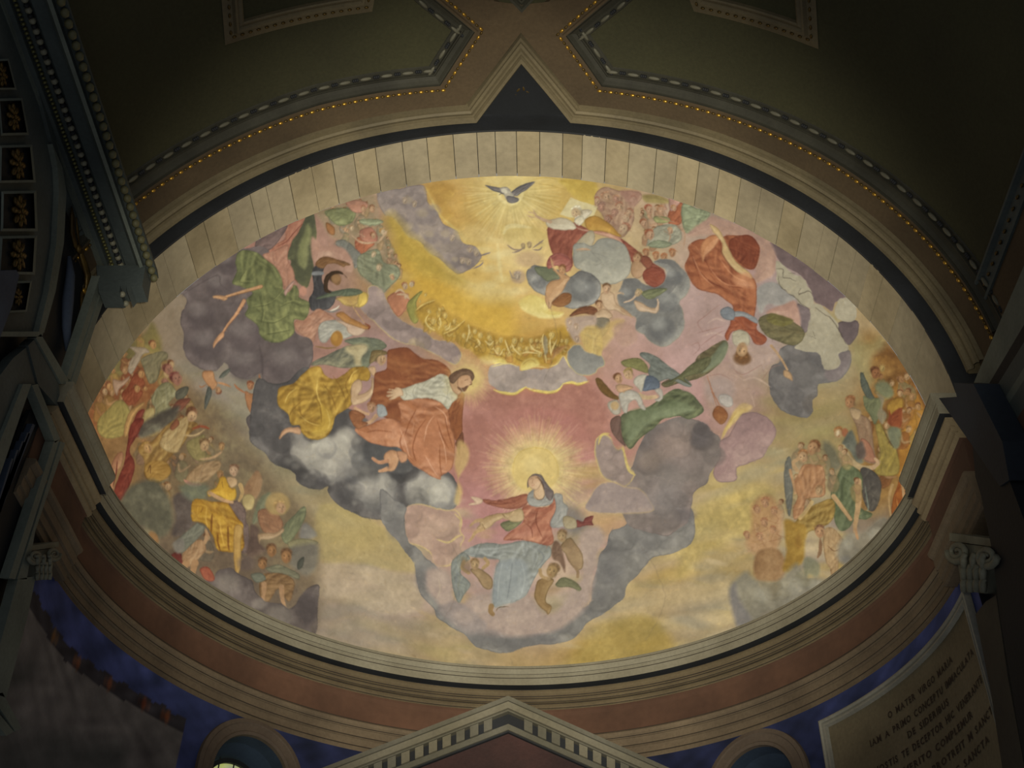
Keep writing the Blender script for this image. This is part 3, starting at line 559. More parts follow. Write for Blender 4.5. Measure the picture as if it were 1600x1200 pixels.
P('4e4a3c', '930,790 1000,745 1050,750 1030,820 980,860 930,860', '37352c', '68644e', w=5)
P('6e3e2c', '940,880 1050,850 1060,880 1000,950 950,990 850,1070 840,1040', '4e2a20', '8a5840', w=7)
HD(1080, 990, 66, -80, .7, 'a87e58', '52301e'); P('a28250', '830,1110 960,1040 1060,1080 1060,1180 940,1230 830,1200', '7e6236', 'bfa06a')
T(120, 620)
CROWD('360,260 620,200 820,300 960,380 940,560 1100,560 1180,640 1100,760 1100,960 900,1000 620,860 480,880 260,700 330,540', 26, 13, ['7a6438', '8a6c38', '6a5a40', '6c5040', '74704c', '5c5444', '8c7444'], ['a07a50', '94693f', 'ac8a60'], ['5e3a22', '6c4a2c', '7a5a34'], 42, .65)
P('4c4438', '380,200 420,160 520,100 640,60 600,160 500,220 400,260', '36302a', '706a54', n=.9, soft=6)
P('84602e', '380,330 420,280 470,280 560,180 640,140 760,170 700,240 640,330 600,360 540,440 460,530 420,480 420,400', '664824', 'a5864a', n=1., w=10)
P('75282a'.replace('75282a', '6c2a20'), '340,170 420,140 390,220 330,330 360,420 330,560 250,680 210,680 240,560 300,400', '4c1c18', '8a4030', n=.9, w=9)
P('936646', '200,520 215,430 250,360 290,350 280,430 240,500 215,680 190,600', '6a3e28', 'ae845c', w=6)
S('5a241c', 7, '255,400 245,480 225,560')
P('7c4a2c', '100,520 190,520 200,600 160,600', '5e2e1e', '985c38')
P('a08454', '560,210 640,150 690,120 700,160 680,230 640,330 600,350 520,310 540,240', '7c6038', 'bca572', w=9)
P('7d4a30', '580,190 620,140 640,170 600,210', w=4); S('8a4028', 16, '720,200 780,185 830,200'); S('ab8f62', 10, '660,240 740,240 800,205')
HD(715, 115, 50, -70, .7, 'b08c62', '5a3822'); HD(440, 320, 46, -120, .3, 'a37c4a', '80602e')
P('977134', '420,440 480,400 560,410 590,470 540,520 460,540', '74511f', 'b08c4a', n=.8); S('5a3a1c', 6, '440,470 460,430 460,480')
P('7a6c40', '690,280 760,250 800,240 800,340 860,380 760,400 700,350', '605532', '938250', w=8)
HD(795, 300, 46, -80, .5, 'a9875c', '61482c'); HD(905, 310, 30, -80, .2, '9a7448', '6a4a2e'); S('a1805a', 16, '770,390 850,380 910,340')
P('947550', '700,480 770,420 880,400 900,440 820,520 740,560 680,540', '745838', 'a98c64', n=.8); S('a07058', 22, '670,520 720,550 780,550')
P('565240', '340,560 480,520 560,600 590,680 600,800 520,880 420,820 300,760 260,700', '403c32', '6e6850', n=1., soft=8)
P('54483f', '600,640 640,600 720,620 730,780 660,860 600,860 620,740', '3c3432', '6e6258', n=.9, soft=6)
P('7a7054', '360,860 440,820 500,880 520,960 560,1000 640,1060 600,1100 500,1010 420,940', '5e563f', '938a6e', n=.9, soft=7)
B('8c6238', 480, 880, 30, 50, -30, .8, .5)
P('5c6652', '640,560 740,540 820,560 800,640 700,640', '464e40', '78805f', soft=8, a=.7)
# the seated angel in yellow
T(260, 680, 6.667)
N('painted_angel', 'seated angel in a golden yellow robe with a calm face')
P('6f5a50', '650,740 740,680 820,760 830,900 860,960 850,1200 780,1200 760,900', '4c3c38', '8a7668', n=.8)
P('8c6a48', '800,560 900,420 940,370 980,400 1000,500 960,620 900,680 830,640', '6a4a36', 'a58460', n=.7, w=9, soft=3)
P('a8791f'.replace('a8791f', 'a87c26'), '270,690 340,660 470,690 620,700 680,760 740,860 800,920 800,1000 790,1200 540,1200 480,1040 400,930 330,900 260,880', '7a4c18', 'c69c3e', n=.8, w=14)
for s in ('480,820 470,900 470,1020', '640,950 640,1060 650,1200', '380,750 360,800', '540,1020 530,1100 560,1200'): S('663a14', 20, s, .75, soft=8)
for s in ('420,760 410,860 430,960', '560,900 570,1020 600,1150', '700,900 690,980', '330,740 320,820'): S('cfa448', 16, s, .55, soft=9)
P('b08a48', '720,940 780,940 800,1000 780,1110 780,1300 750,1440 720,1440 700,1300 700,1060', '86602e', 'c8a566', n=.5, w=9)
P('b78a28', '430,580 520,540 560,440 620,440 660,540 720,560 720,660 640,690 560,640 500,620 440,640', '86601c', 'd2a83c', n=.5, w=10)
S('6a4a20', 7, '580,480 590,550'); S('6a4a20', 6, '640,530 700,570'); S('d8b048', 10, '620,600 690,620', .6)
P('b59468', '630,440 720,440 740,500 700,540 660,540', '90704c', 'c8a880', w=6)
S('b48c60', 44, '450,600 520,640 600,680 690,700', 1, 0, w2=26); S('ad8c58', 50, '770,520 790,600 760,680', 1, 0, w2=30)
P('a99460', '800,640 860,610 920,660 900,760 840,780 800,720', '8c7848', 'c0aa74', w=9)
HD(705, 365, 74, -90, -.2, 'b89470', '6a4a34')
T(120, 620)
N('painted_angel', 'kneeling curly haired angel with pale wings and crossed hands')
P('6c6c50', '1140,640 1190,600 1215,610 1180,680 1160,740 1100,800 1110,720', '525440', '868464', soft=4)
P('6f7350', '1300,800 1360,740 1410,690 1435,700 1420,780 1370,860 1320,920 1280,880', '565a42', '8c8c62', n=.8, w=9)
P('8c6244', '1130,720 1200,700 1260,740 1290,800 1240,860 1160,840', '684430', 'a67c58', w=8)
P('5e4a3e', '1090,800 1140,830 1130,900 1180,960 1100,1000 1060,980 1080,880', '43342e', '7c6652', soft=4)
P('a28460', '1130,860 1180,850 1240,850 1290,820 1290,850 1220,890 1150,890 1140,920', '7e6244', 'ba9e78', w=5)
B('9d8250', 1255, 670, 78, 74, 0, .95, .3, True); HD(1268, 690, 52, -100, .5, 'b18a62', '977848')
P('76787a', '1400,820 1440,790 1500,870 1400,890', '5f6064', '8c8c88', soft=5, a=.6)
P('857c58', '1320,910 1400,885 1470,895 1508,915 1430,950 1350,960', '665f42', '9d9468', w=5)
N('painted_cherubs', 'group of three small cherubs with a grey shawl')
P('6e6657', '1330,950 1500,920 1500,1060 1440,1120 1340,1060', '575148', '8a7f68', soft=8)
for x, y, r in ((1215, 960, 50), (1310, 995, 56), (1160, 1040, 44)): HD(x, y, r, -90, rs.uniform(-.5, .5), '93683f', '563a24')
P('6c6850', '1180,1070 1260,1050 1340,1080 1390,1110 1380,1140 1300,1110 1220,1100', '524f3c', '847e62', w=5)
T(200, 800)
P('80603c', '830,400 920,380 1000,400 1040,440 1030,500 1000,560 940,480 880,560 830,540', '5c4026', '9c7a52', n=.8, w=9)
S('a07a54', 34, '850,450 850,500 840,570', 1, 0, w2=20); S('a27c56', 34, '960,470 965,540 985,610', 1, 0, w2=18)
P('6a6c58', '770,390 830,380 860,420 800,440', w=5); P('4c4c40', '1060,310 1100,280 1090,340 1060,360', w=4)
N('painted_cloud', 'grey cloud at the foot of the left crowd')
P('62564f', '420,440 480,430 540,420 560,370 640,350 700,390 780,430 800,500 860,560 960,570 1020,600 1120,480 1190,460 1190,560 1185,720 1150,800 1040,770 900,700 760,640 600,540 480,480', '453c3a', '80746a', n=.9, v=.6, w=16); PUFFS(24, 8, 18, 12, .5)
for x, y, r in ((620, 460, 110), (940, 660, 110), (820, 590, 60)): B('857a6c', x, y-14, r, r*.72, 0, .6, .7)
B('4b4242', 1120, 600, 70, 120, 0, .7, .5); B('5c4c46', 740, 320, 70, 60, 0, .6, .6)
N('painted_cherub', 'naked child carrying a tilted grey tablet on its shoulder')
P('6a3028', '270,270 320,250 350,320 300,350 270,320', '4c201c', '8a4a3a', w=6)
P('a07c56', '390,190 460,170 490,230 440,300 400,340 350,330 340,250', '765334', 'bc9a70', w=9)
S('9c764f', 46, '365,320 340,370 325,410', 1, 0, w2=22); S('9c764f', 46, '420,320 405,380 405,460', 1, 0, w2=22); S('a07c56', 24, '480,190 495,150 485,110', 1, 0, w2=16)
P('74725e', '290,190 430,65 485,90 470,130 340,260 300,220', '57564a', '94907a', v=.4, sm=False); S('5c5a4a', 4, '330,200 440,110', .7); S('5c5a4a', 3, '350,215 455,120', .7)
P('9a4a36', '450,360 500,345 540,400 530,430 480,420', '723024', 'b8684e', w=6)
P('7a7264', '280,200 340,160 350,230 310,260', '5e584e', '948c7a', soft=4)
N()
"""centre rose field and the rays of the seated woman"""
T(700, 500)
P('a06a5a', '300,430 440,470 600,470 720,420 900,390 1000,600 960,720 920,800 840,620 700,560 520,540 330,560 180,560 110,540 100,460', '8a5648', 'b27c68', n=.8, soft=14, a=.8, v=.1)
P('9c6658', '110,600 220,600 240,800 180,960 130,900 100,760', '8c5648', 'ac7462', n=.6, soft=12, a=.6, v=.1)
B('cdb87e', 550, 960, 290, 300, 0, .4, .9)
# ---- centre left: dark clouds, the yellow angel and the man in the orange cloak
T(400, 500)
N('painted_cloud', 'rolling slate grey clouds under the orange cloaked man')
P('575252', '0,380 100,400 200,380 330,300 480,560 600,560 700,760 900,900 960,900 1080,960 1200,950 1260,1040 1260,1140 1200,1200 1100,1260 900,1260 720,1240 600,1200 520,1160 450,1080 450,1040 400,1060 330,1050 260,1010 240,960 160,920 90,880 50,820 0,790 -40,700', '3d3a3e', '77706a', n=.9, v=.6, w=18); PUFFS(60, 8, 24, 2, .5)
def puff(x, y, rx, ry, c='a39b8a', lo='6c6866', hi='c2baa6'):
    B(lo, x+rx*.08, y+ry*.12, rx*1.05, ry*1.04, 0, .5, .35); B(c, x, y, rx, ry, 0, .9, .4); B(hi, x-rx*.15, y-ry*.25, rx*.62, ry*.55, 0, .75, .9); B(lo, x+rx*.1, y+ry*.72, rx*.7, ry*.3, 0, .45, .9)
puff(320, 820, 110, 110, '938b7e'); puff(560, 780, 90, 120, '9c9484'); puff(450, 850, 170, 130, 'a29a88'); puff(470, 930, 150, 80, '8f887c'); puff(400, 790, 90, 70, 'aaa28e')
puff(740, 1060, 150, 130, '807b74'); puff(800, 1060, 70, 110, '8a847a'); puff(1040, 1050, 120, 120, '8c867c'); puff(1150, 1080, 108, 118, 'a39d8e'); puff(700, 850, 90, 60, '6c6a6a', '55545a', '827e78'); puff(640, 640, 60, 40, '655f5c', '4c484a', '7a7470'); PUFFS(26, 8, 18, 21, .4, None, 'b5ad9b', None, (450, 665, 590, 760)); PUFFS(22, 8, 18, 22, .4, None, 'aca492', None, (550, 700, 725, 800)); B('b2aa98', 340, 850, 120, 85, 0, .6, .8); B('b4ac9a', 500, 810, 110, 110, 0, .55, .8); B('a8a08f', 430, 910, 150, 60, 0, .45, .8); B('a8a090', 720, 1050, 110, 95, 0, .55, .8); B('66625f', 600, 960, 40, 60, 0, .5, .8); puff(440, 800, 60, 60, 'aea694'); puff(1150, 1090, 80, 90, 'aea795'); B('4e4c50', 600, 1000, 60, 40, 0, .5, .8); B('4e4c50', 900, 1180, 50, 60, 0, .5, .8)
B('464248', 420, 1010, 60, 40, 0, .5, .6); B('454348', 880, 950, 60, 60, 0, .6, .6); B('434045', 560, 1100, 70, 80, 0, .5, .7)
P('504e50', '690,760 900,720 980,900 900,960 700,900', '3f3e42', '6c6866', ids=True, soft=5)
N('painted_angel', 'kneeling angel in a mustard yellow robe leaning forward')
P('a27b2c', '150,420 230,400 290,340 340,300 400,290 430,340 490,370 560,330 600,300 680,290 715,320 700,380 640,380 600,410 590,470 600,520 560,560 500,600 480,660 450,720 400,745 330,740 280,700 270,660 220,650 200,590 140,540 135,470', '74521c', 'c8a246', n=.8, w=16)
P('c09a40', '330,310 400,300 400,350 380,460 350,400', '9c7628', 'd6b65c', soft=5, a=.7); P('bd9838', '380,500 430,540 480,600 430,720 340,700 390,640 400,580', '8f6c24', 'd4b252', soft=5, a=.8)
for s in ('370,480 400,540 410,640', '270,540 300,620 400,650', '290,500 230,560 210,600', '480,350 530,420 560,500', '420,400 470,470 500,560', '600,330 560,400 580,470'): S('7a561c', 9, s, .6, soft=4)
for s in ('385,380 380,450 410,540', '280,600 330,640 400,660', '440,560 460,640 440,700', '250,430 200,470 180,520', '640,310 600,340 580,400'): S('dab95e', 7, s, .6, soft=4)
S('8c6444', 15, '150,735 190,685 260,675', 1, 0); P('b98c66', '145,745 160,700 200,668 270,675 275,715 210,700 175,720', '8c6444', 'cfa67e', w=4)
P('bb9a74', '600,400 640,370 665,400 660,440 640,465 690,450 720,420 720,360 735,370 735,450 700,500 640,525 600,525 590,470', '8e6c4a', 'd3b48e', w=7)
P('b8946c', '700,300 740,290 750,330 730,350', v=.4); HD(775, 245, 50, -100, .8, 'bb966c', '6c5434')
P('74603a', '720,200 760,185 810,195 820,215 770,225 740,260 710,270', '54462a', '927c50', w=5)
N('painted_figure', 'bearded man in an orange cloak and white sleeve with a halo')
P('8c4c2c', '740,340 780,320 820,300 820,200 860,180 940,170 980,200 1040,240 1120,250 1180,280 1220,330 1200,400 1210,600 1000,640 820,620 740,520 710,520 735,440', '6c3620', 'a86a40', n=.7, w=18)
B('7a4026', 880, 560, 90, 90, 0, .6, .7); B('a06238', 900, 280, 120, 70, 20, .4, .8)
P('8c4e2c', '1240,480 1300,450 1295,560 1290,640 1290,700 1270,760 1240,740 1210,640 1200,560', '683620', 'a8663c', w=8)
P('b06c46', '890,510 1000,490 1080,490 1160,520 1200,570 1210,640 1240,740 1240,860 1220,930 1160,975 1150,1000 1100,980 1020,930 960,890 900,800 820,790 720,770 660,730 620,680 700,660 780,620 850,620 900,640 900,570', '8c4e30', 'd09470', n=.5, w=18)
P('ba7450', '1000,680 1060,610 1120,590 1160,680 1150,760 1140,880 1150,960 1080,920 1000,860 970,780', '96552f', 'd69c78', soft=6, a=.85, w=9)
P('be7c58', '720,680 800,640 870,630 920,690 950,760 900,780 860,740 780,750 720,740', '94583a', 'd6a07c', soft=5, a=.85)
for s in ('1060,620 1010,700 980,800 1000,880', '1130,620 1160,720 1200,800', '1180,600 1200,700 1230,800', '1150,780 1150,880 1160,970', '920,700 900,760 920,820 980,880', '1000,560 960,640 930,720', '700,700 760,690 850,700'): S('7e4022', 8, s, .6, soft=4)
for s in ('1110,600 1070,660 1050,760', '1120,540 1180,590 1195,660', '1145,700 1180,800 1190,900', '900,680 930,760 960,860', '1060,850 1110,940 1140,980', '990,640 975,720'): S('dda884', 7, s, .6, soft=4)
P('b5ae92', '890,440 940,420 1000,400 1060,380 1120,350 1170,340 1210,370 1240,430 1260,480 1230,520 1200,560 1160,520 1100,490 1020,490 930,500 900,480', '8a8570', 'cfc8ae', n=.5, w=12)
for s in ('1000,410 980,450 990,485', '1060,390 1030,440', '1100,480 1160,470 1220,500', '930,430 940,470 920,495', '1180,360 1200,430 1190,500'): S('8f8a74', 6, s, .6, soft=3)
P('c3a17a', '910,430 920,470 890,480 860,495 830,495 850,475 820,480 815,470 850,458 815,450 850,440 880,425', '987454', 'd8b892', w=3, soft=1, wb=.2)
for s in ('890,440 850,436 826,432', '890,452 850,455 818,455', '885,465 850,475 822,482', '890,472 865,488 845,497', '905,435 885,425 870,428'): S('bf9c74', 6, s, 1, 1)
N('painted_halo', 'radiant yellow halo around the bearded man')
B('c4ab62', 1320, 380, 150, 150, 0, .6, .9); B('ccb26a', 1330, 370, 95, 95, 0, .8, .55, True)
RAY(1330, 370, 90, 175, 60, 'd0bb70', .45, 2.4, 0, 360, .3, 9); RAY(1330, 370, 110, 200, 26, 'c49c6c', .4, 2, -50, 110, .3, 10)
CUR[0] = CUR[0]-1
P('b08a62', '1210,370 1260,350 1300,390 1290,440 1260,470 1220,430', '86603e', 'c6a27a', w=7)
P('bb9068', '1270,350 1320,340 1350,360 1350,390 1335,410 1320,420 1300,445 1270,430 1255,400', '8e6240', 'd0aa80', w=6)
P('664a36', '1210,350 1240,325 1270,310 1310,303 1350,320 1365,350 1350,380 1335,350 1300,345 1270,360 1230,400 1205,375', '48321f', '8a6c50', w=6)
P('5c3c28', '1256,418 1285,425 1305,418 1322,408 1330,414 1320,430 1308,446 1286,446 1264,436', v=.3, w=3, soft=1.6, a=.85); S('54341e', 4, '1305,375 1325,372'); S('70462e', 4, '1340,385 1350,400 1335,405')
S('cabf9c', 10, '1280,425 1300,455', .9)
P('74452e', '1250,760 1290,700 1300,760 1305,800 1280,780 1270,850 1255,800 1245,780', '54301e', '8e5e40', w=4)
N('painted_cherub', 'naked child peeping from under the orange cloak')
P('9ba09c', '755,530 800,535 820,580 810,600 765,600', '787c7a', 'b8bcb4', w=5)
HD(720, 545, 42, -80, .2, 'b08460', '875a38'); S('b68e68', 22, '620,550 660,575 700,590', 1, 0, w2=15); S('b68e68', 26, '750,600 710,640 640,655', 1, 0, w2=15)
P('8d5634', '580,580 620,560 680,600 660,630 700,650 640,680 600,640', '683a22', 'a87048')
P('ba8a62', '810,830 850,810 890,830 890,890 860,940 820,940 830,900 800,870', '8c6040', 'd2a87e', w=8)
P('b07e5a', '880,820 940,830 940,880 900,890', w=5); S('ba8a62', 30, '820,930 790,940 770,945', 1, 0, w2=16); S('b07e5a', 26, '820,880 770,890 730,865', 1, 0, w2=18)
N()
# ---- centre: choir in gold along the rim
N('painted_choir', 'row of golden angels along the rim of the light')
T(560, 420, 6.667)
P('ae8832', '600,430 700,360 800,320 860,400 950,470 1060,520 1200,600 1400,700 1467,760 1467,960 1300,930 1180,850 1040,760 900,720 780,640 700,610 640,540', '84642a', 'c6a248', n=1., soft=8, wb=1.2)
CROWD('640,480 860,440 1060,600 1200,680 1400,760 1400,880 1180,820 900,690 720,600', 22, 6.5, ['b08a38', 'a07a2c', 'bc9844', '8e6c28'], ['c8aa5c', 'c0a050'], ['94702c', 'a07c34'], 47, .7); S('cdb060', 12, '600,430 680,370 800,325'); S('cfb262', 12, '880,680 1000,620 1110,530'); S('8c6a24', 8, '600,450 700,380 790,345'); S('86642a', 9, '900,690 1010,640 1110,545')
for x, y, r, u in ((900, 480, 42, -90), (780, 540, 46, -100), (850, 420, 26, -90), (740, 440, 34, -120), (910, 600, 34, -70), (1000, 540, 28, -90), (1090, 740, 46, -95), (1210, 640, 44, -80), (1270, 690, 42, -95), (1360, 700, 48, -90), (1100, 670, 30, -90), (1440, 850, 46, -85), (700, 270, 24, -90), (640, 340, 20, -90)):
    HD(x, y, r, u, rs.uniform(-.5, .5), 'c4a556', 'a07c34')
for s in ('740,470 700,540 740,610 800,640', '830,480 860,560 830,640', '960,560 940,620 900,640', '1150,580 1160,680 1130,780', '1130,700 1130,800 1100,830', '1200,700 1230,760 1180,820', '1300,740 1280,790 1240,810', '1380,770 1330,830 1300,900'): S('d4bc74', 15, s, .8, soft=4); 
for s in ('720,520 760,580 800,600', '1160,600 1180,720 1150,800', '1320,700 1330,770 1290,830', '900,520 930,570 900,600', '1250,850 1340,880 1420,930', '840,500 820,560 850,600'): S('76561e', 8, s, .7, soft=3)
T(720, 480, 6.667)
P('ab842e', '0,180 120,210 260,270 420,310 560,310 700,330 850,290 880,240 1000,210 1100,200 1180,330 1120,420 1060,500 980,580 900,620 800,600 600,600 520,560 300,520 200,520 120,430 0,400', '7e5c24', 'c49e44', n=1., soft=8, wb=1.2)
CROWD('0,300 300,360 700,400 880,330 1120,330 1100,460 920,560 560,500 300,480 100,420', 34, 7, ['b08a38', 'a07a2c', 'bc9844', '8e6c28', 'b07a3c'], ['caac60', 'c0a050'], ['94702c', 'a07c34'], 48, .75)
for x, y, r, u in ((35, 290, 38, -90), (205, 290, 44, -90), (150, 250, 36, -90), (295, 315, 42, -90), (415, 340, 42, -90), (385, 440, 46, -95), (560, 350, 46, -80), (610, 430, 38, -90), (735, 345, 38, -90), (690, 430, 40, -90), (505, 480, 28, -90), (740, 420, 34, -90), (950, 285, 50, -90), (820, 490, 42, -90), (640, 330, 26, -90), (1100, 350, 36, -90)):
    HD(x, y, r, u, rs.uniform(-.5, .5), 'c6a85a', 'a07c34')
for s in ('80,180 90,260 60,360', '170,330 200,380 150,420', '250,350 300,390 340,350', '340,430 400,500 440,440', '460,340 480,400 520,480', '530,380 560,440 620,500', '640,480 700,470 800,480', '720,380 760,440 850,480', '860,280 850,360 880,480 890,580', '1000,340 960,420 940,480', '930,320 930,400 940,500'): S('d8c07c', 17, s, .8, soft=4)
for s in ('870,290 880,400 900,560', '480,360 520,460 560,480', '340,300 350,380 320,430', '600,320 590,390 560,430', '1030,240 1040,330 1000,420', '280,480 400,500 500,540', '560,520 640,560 820,600', '100,330 180,400 230,480'): S('785820', 10, s, .7, soft=4)
P('8e8468', '870,300 900,330 910,440 880,500 860,400', '6c6450', 'ac9f78', soft=3, a=.8); P('a87844', '960,450 1060,400 1090,420 1000,500 950,540', '86542c', 'c09860', soft=4, a=.8)
P('d0b962', '330,560 400,530 470,560 460,600 380,610', soft=3, v=.4); P('d0b962', '620,640 640,570 720,525 790,540 820,600 740,630 680,680', 'a8863a', 'e2d080', soft=3)
S('a08038', 6, '640,610 680,570 740,550 790,590')
P('c8ad62', '200,520 330,500 380,560 300,600 230,580', 'a88c48', 'd6c07e', soft=6, a=.7)
N('painted_cloud', 'pale lilac cloud bar with a bright yellow lower edge')
P('a39284', '300,640 380,600 480,590 600,610 620,660 720,640 900,640 1010,590 1070,510 1120,580 1170,640 1250,700 1320,760 1230,790 1150,790 1080,800 1030,850 960,880 880,880 780,860 680,835 620,870 560,900 440,890 360,850 300,780', '8a7d78', 'b4a494', n=.7, v=.25, w=12); PUFFS(12, 6, 14, 9, .4)
for s in ('340,860 440,890 560,900 630,860 680,830', '680,835 780,870 900,885 1000,870 1060,810', '1060,800 1150,785 1230,800 1330,770'): S('d4bc60', 26, s, .95, soft=5); S('b8943c', 8, ' '.join('%g,%g' % (float(q.split(',')[0]), float(q.split(',')[1])+16) for q in s.split()), .6, soft=4)
for s in ('320,620 400,600 500,585 600,620', '620,650 700,630 800,620 900,630', '920,620 1000,590 1060,505', '1070,505 1110,570 1145,635'): S('d6c072', 13, s, .9, soft=5)
N('painted_cloud', 'slate blue cloud end right of the golden choir')
P('86837a', '1120,440 1180,380 1260,390 1320,460 1467,500 1500,600 1440,640 1400,690 1300,710 1220,690 1160,640 1110,560 1100,480', '6c6b68', '9c978a', n=.6, v=.5, w=14, rim='c0aa6c', rw=1.2)
N()
P('c0a25c', '1250,230 1330,190 1410,210 1467,300 1467,500 1380,480 1300,440 1260,340', 'a88a54', 'd0b670', soft=3, v=.4)
P('a8907c', '1100,120 1250,90 1400,90 1400,180 1300,200 1230,290 1240,360 1170,350 1120,250', '907865', 'bea68c', soft=5)
for x, y, r in ((1140, 160, 36), (1200, 200, 40), (1210, 330, 40), (1120, 230, 24)): HD(x, y, r, -90, .1, 'b59a7e', '92765f')
T(700, 500)
N('painted_halo', 'large sunburst halo of yellow rays around the seated woman')
B('cbb074', 550, 930, 270, 270, 0, .55, .95, True); B('d2b874', 550, 930, 200, 200, 0, .6, .8)
RAY(550, 930, 110, 340, 110, 'd2bc78', .75, 4.2, 110, 430, .3, 14); RAY(550, 930, 180, 400, 60, 'cfa888', .45, 2.4, 120, 420, .35, 15); RAY(550, 930, 140, 300, 70, 'a87a52', .45, 2.0, 120, 420, .3, 17); RAY(550, 930, 120, 240, 60, 'dcc884', .6, 3.5, 120, 420, .2, 18)
B('ccb069', 548, 935, 142, 138, 0, .95, .12, True); B('d8c07e', 530, 900, 90, 80, 0, .6, .9)
S('bd9c48', 3, '410,960 415,880 460,820 540,800 630,820 680,890 690,980', .6)
N()
P('c0a060', '60,760 110,770 135,830 120,900 80,960 60,1000 90,1060 70,1150 40,1130 60,1000 40,900', 'a88452', 'd2b874', soft=5, a=.8)
for x_, y_ in ((760, 1290), (800, 1240), (740, 1200), (830, 1300)): B('6a6764', x_, y_, 90, 80, 0, .6, .9)
N('painted_cloud', 'rose and peach cloud beside the slate clouds')
T(600, 740)
P('aa8a76', '140,210 240,190 330,220 400,230 450,230 490,290 480,360 505,400 480,460 490,500 430,560 380,580 320,570 290,500 220,450 150,430 130,320', '8c7066', 'c2a488', n=.6, v=.5, w=16, rim='c6ac6c', rw=1.8); PUFFS(14, 8, 18, 3, .5)
B('b89a80', 330, 340, 130, 70, 0, .4, .8); S('c9b26c', 14, '330,410 400,430 450,400 490,380', .7, soft=4); S('c9b26c', 10, '440,250 480,290 470,330', .7, soft=4)
N('painted_cloud', 'broad grey lilac cloud cradle under the seated woman')
P('7f7a74', '-10,300 100,440 140,500 190,560 200,660 230,760 310,840 330,900 420,960 500,1000 560,1070 660,1110 780,1120 900,1080 1040,1070 1150,1040 1220,1000 1280,920 1360,880 1440,820 1500,770 1520,690 1580,640 1640,560 1700,520 1840,480 1930,420 1940,300 1900,200 1700,200 1560,280 1500,330 1420,360 1390,450 1350,500 1330,600 1300,700 1290,800 1220,850 1100,880 1000,940 800,940 560,920 420,840 360,700 340,600 250,520 200,460 150,420 125,300 135,200 60,160 -20,100', '66636a', '98917f', n=.9, v=.35, w=16); PUFFS(70, 8, 22, 4, .5)
P('a48e7e', '280,600 340,590 420,640 430,760 480,820 560,760 700,740 900,760 1000,880 1080,860 1200,700 1240,620 1220,440 1240,360 1330,330 1380,400 1340,500 1320,620 1300,740 1260,840 1120,960 960,1010 820,1020 640,1010 500,960 400,880 330,800 270,720 250,640', '8a786e', 'b8a28c', n=.7, v=.2, soft=9, w=14)
P('8c7f78', '340,840 460,800 600,900 640,960 560,1010 480,980 400,920', '746a68', 'a2948a', soft=6, a=.8)
for x, y, rx, ry in ((340, 660, 80, 70), (820, 900, 110, 70), (500, 890, 90, 60), (1150, 760, 90, 100), (640, 830, 90, 60), (380, 780, 60, 60)): B('b29c88', x, y, rx, ry, 0, .5, .8)
for x, y, rx, ry in ((640, 1020, 130, 60), (1000, 1030, 150, 40), (1420, 600, 100, 160), (800, 1060, 110, 40), (1350, 760, 60, 70), (230, 640, 50, 110), (70, 330, 70, 110)): B('6b6768', x, y, rx, ry, 0, .55, .8)
S('a89a88', 8, '520,900 640,860 760,840 860,860', .4, soft=6); S('c4b08e', 8, '330,780 350,720 340,660', .4, soft=5)
# the seated woman
N('painted_seated_woman', 'woman in a rust red dress and pale blue mantle with open arms')
P('8d9082', '490,490 560,450 640,430 740,440 860,420 960,430 1040,460 1045,510 1000,560 960,620 920,700 890,760 820,800 740,815 690,835 680,760 690,640 700,580 720,540 640,530 560,520 500,500', '6e7268', 'aab0a4', n=.7, w=16)
P('8f988f', '700,590 740,550 850,540 900,600 890,740 800,800 690,830 680,740', '7b8a92', 'b0b6aa', soft=8, a=.9)
P('7f8578', '420,560 460,510 500,490 540,530 500,560 480,620 520,660 540,700 500,760 470,810 440,760 425,660', '666b60', '9a9f8c', w=10)
for s in ('560,470 680,470 800,450', '900,450 960,500 930,600', '860,560 880,660 850,780', '740,560 720,660 710,780', '620,500 700,520 760,500'): S('a9b0a2', 9, s, .5, soft=6)
for s in ('800,560 790,660 770,780', '960,470 1000,520 960,580', '700,540 640,520 540,500', '460,600 450,680 470,760'): S('6a7070', 8, s, .5, soft=6)
P('a8624a', '750,410 780,370 860,310 870,270 860,230 890,190 960,210 1030,200 1060,150 1085,180 1070,240 1040,300 1050,360 1060,430 1020,450 940,430 860,415 780,415', '884634', 'c88c6c', n=.6, w=14)
P('b3705a', '790,380 860,330 920,330 930,380 860,400', '94523c', 'c68a70', soft=6, a=.7)
P('9c5a42', '620,160 700,165 790,150 860,130 895,130 900,175 850,215 780,220 700,205 640,190', '6a3226', 'a86a50', w=7)
for s in ('880,310 920,340 930,400', '960,230 950,300 990,400', '860,250 900,290', '640,180 720,190 800,180'): S('6a3222', 7, s, .6, soft=4)
P('7b3c34', '1200,290 1240,300 1260,275 1310,262 1300,300 1310,325 1260,325 1200,335', '582622', '96564a', w=4)
P('96938a', '1060,130 1110,130 1120,180 1150,210 1140,260 1120,330 1050,340 1040,300 1070,230 1070,180', '74726c', 'b2aea0', w=9)
P('9a8a68', '1120,270 1190,280 1200,340 1130,340', '7c6c50', 'b4a684')
P('c8a888', '530,195 545,180 570,178 545,150 560,142 600,150 620,165 610,185 570,195', '9c7656', 'dec0a0', w=3, soft=1)
for s in ('600,160 570,150 545,145', '600,180 565,185 530,192', '600,172 565,168'): S('c8a888', 7, s)
P('8d8a80', '900,130 940,95 1000,90 1040,110 1060,150 1040,190 980,205 920,200 895,170', '6c6a66', 'aaa698', w=9)
P('6a5c58', '895,60 910,20 940,0 980,5 1000,30 1030,80 1060,120 1040,170 1010,140 990,80 950,20 920,40 900,90', '453a38', '8c8078', w=8)
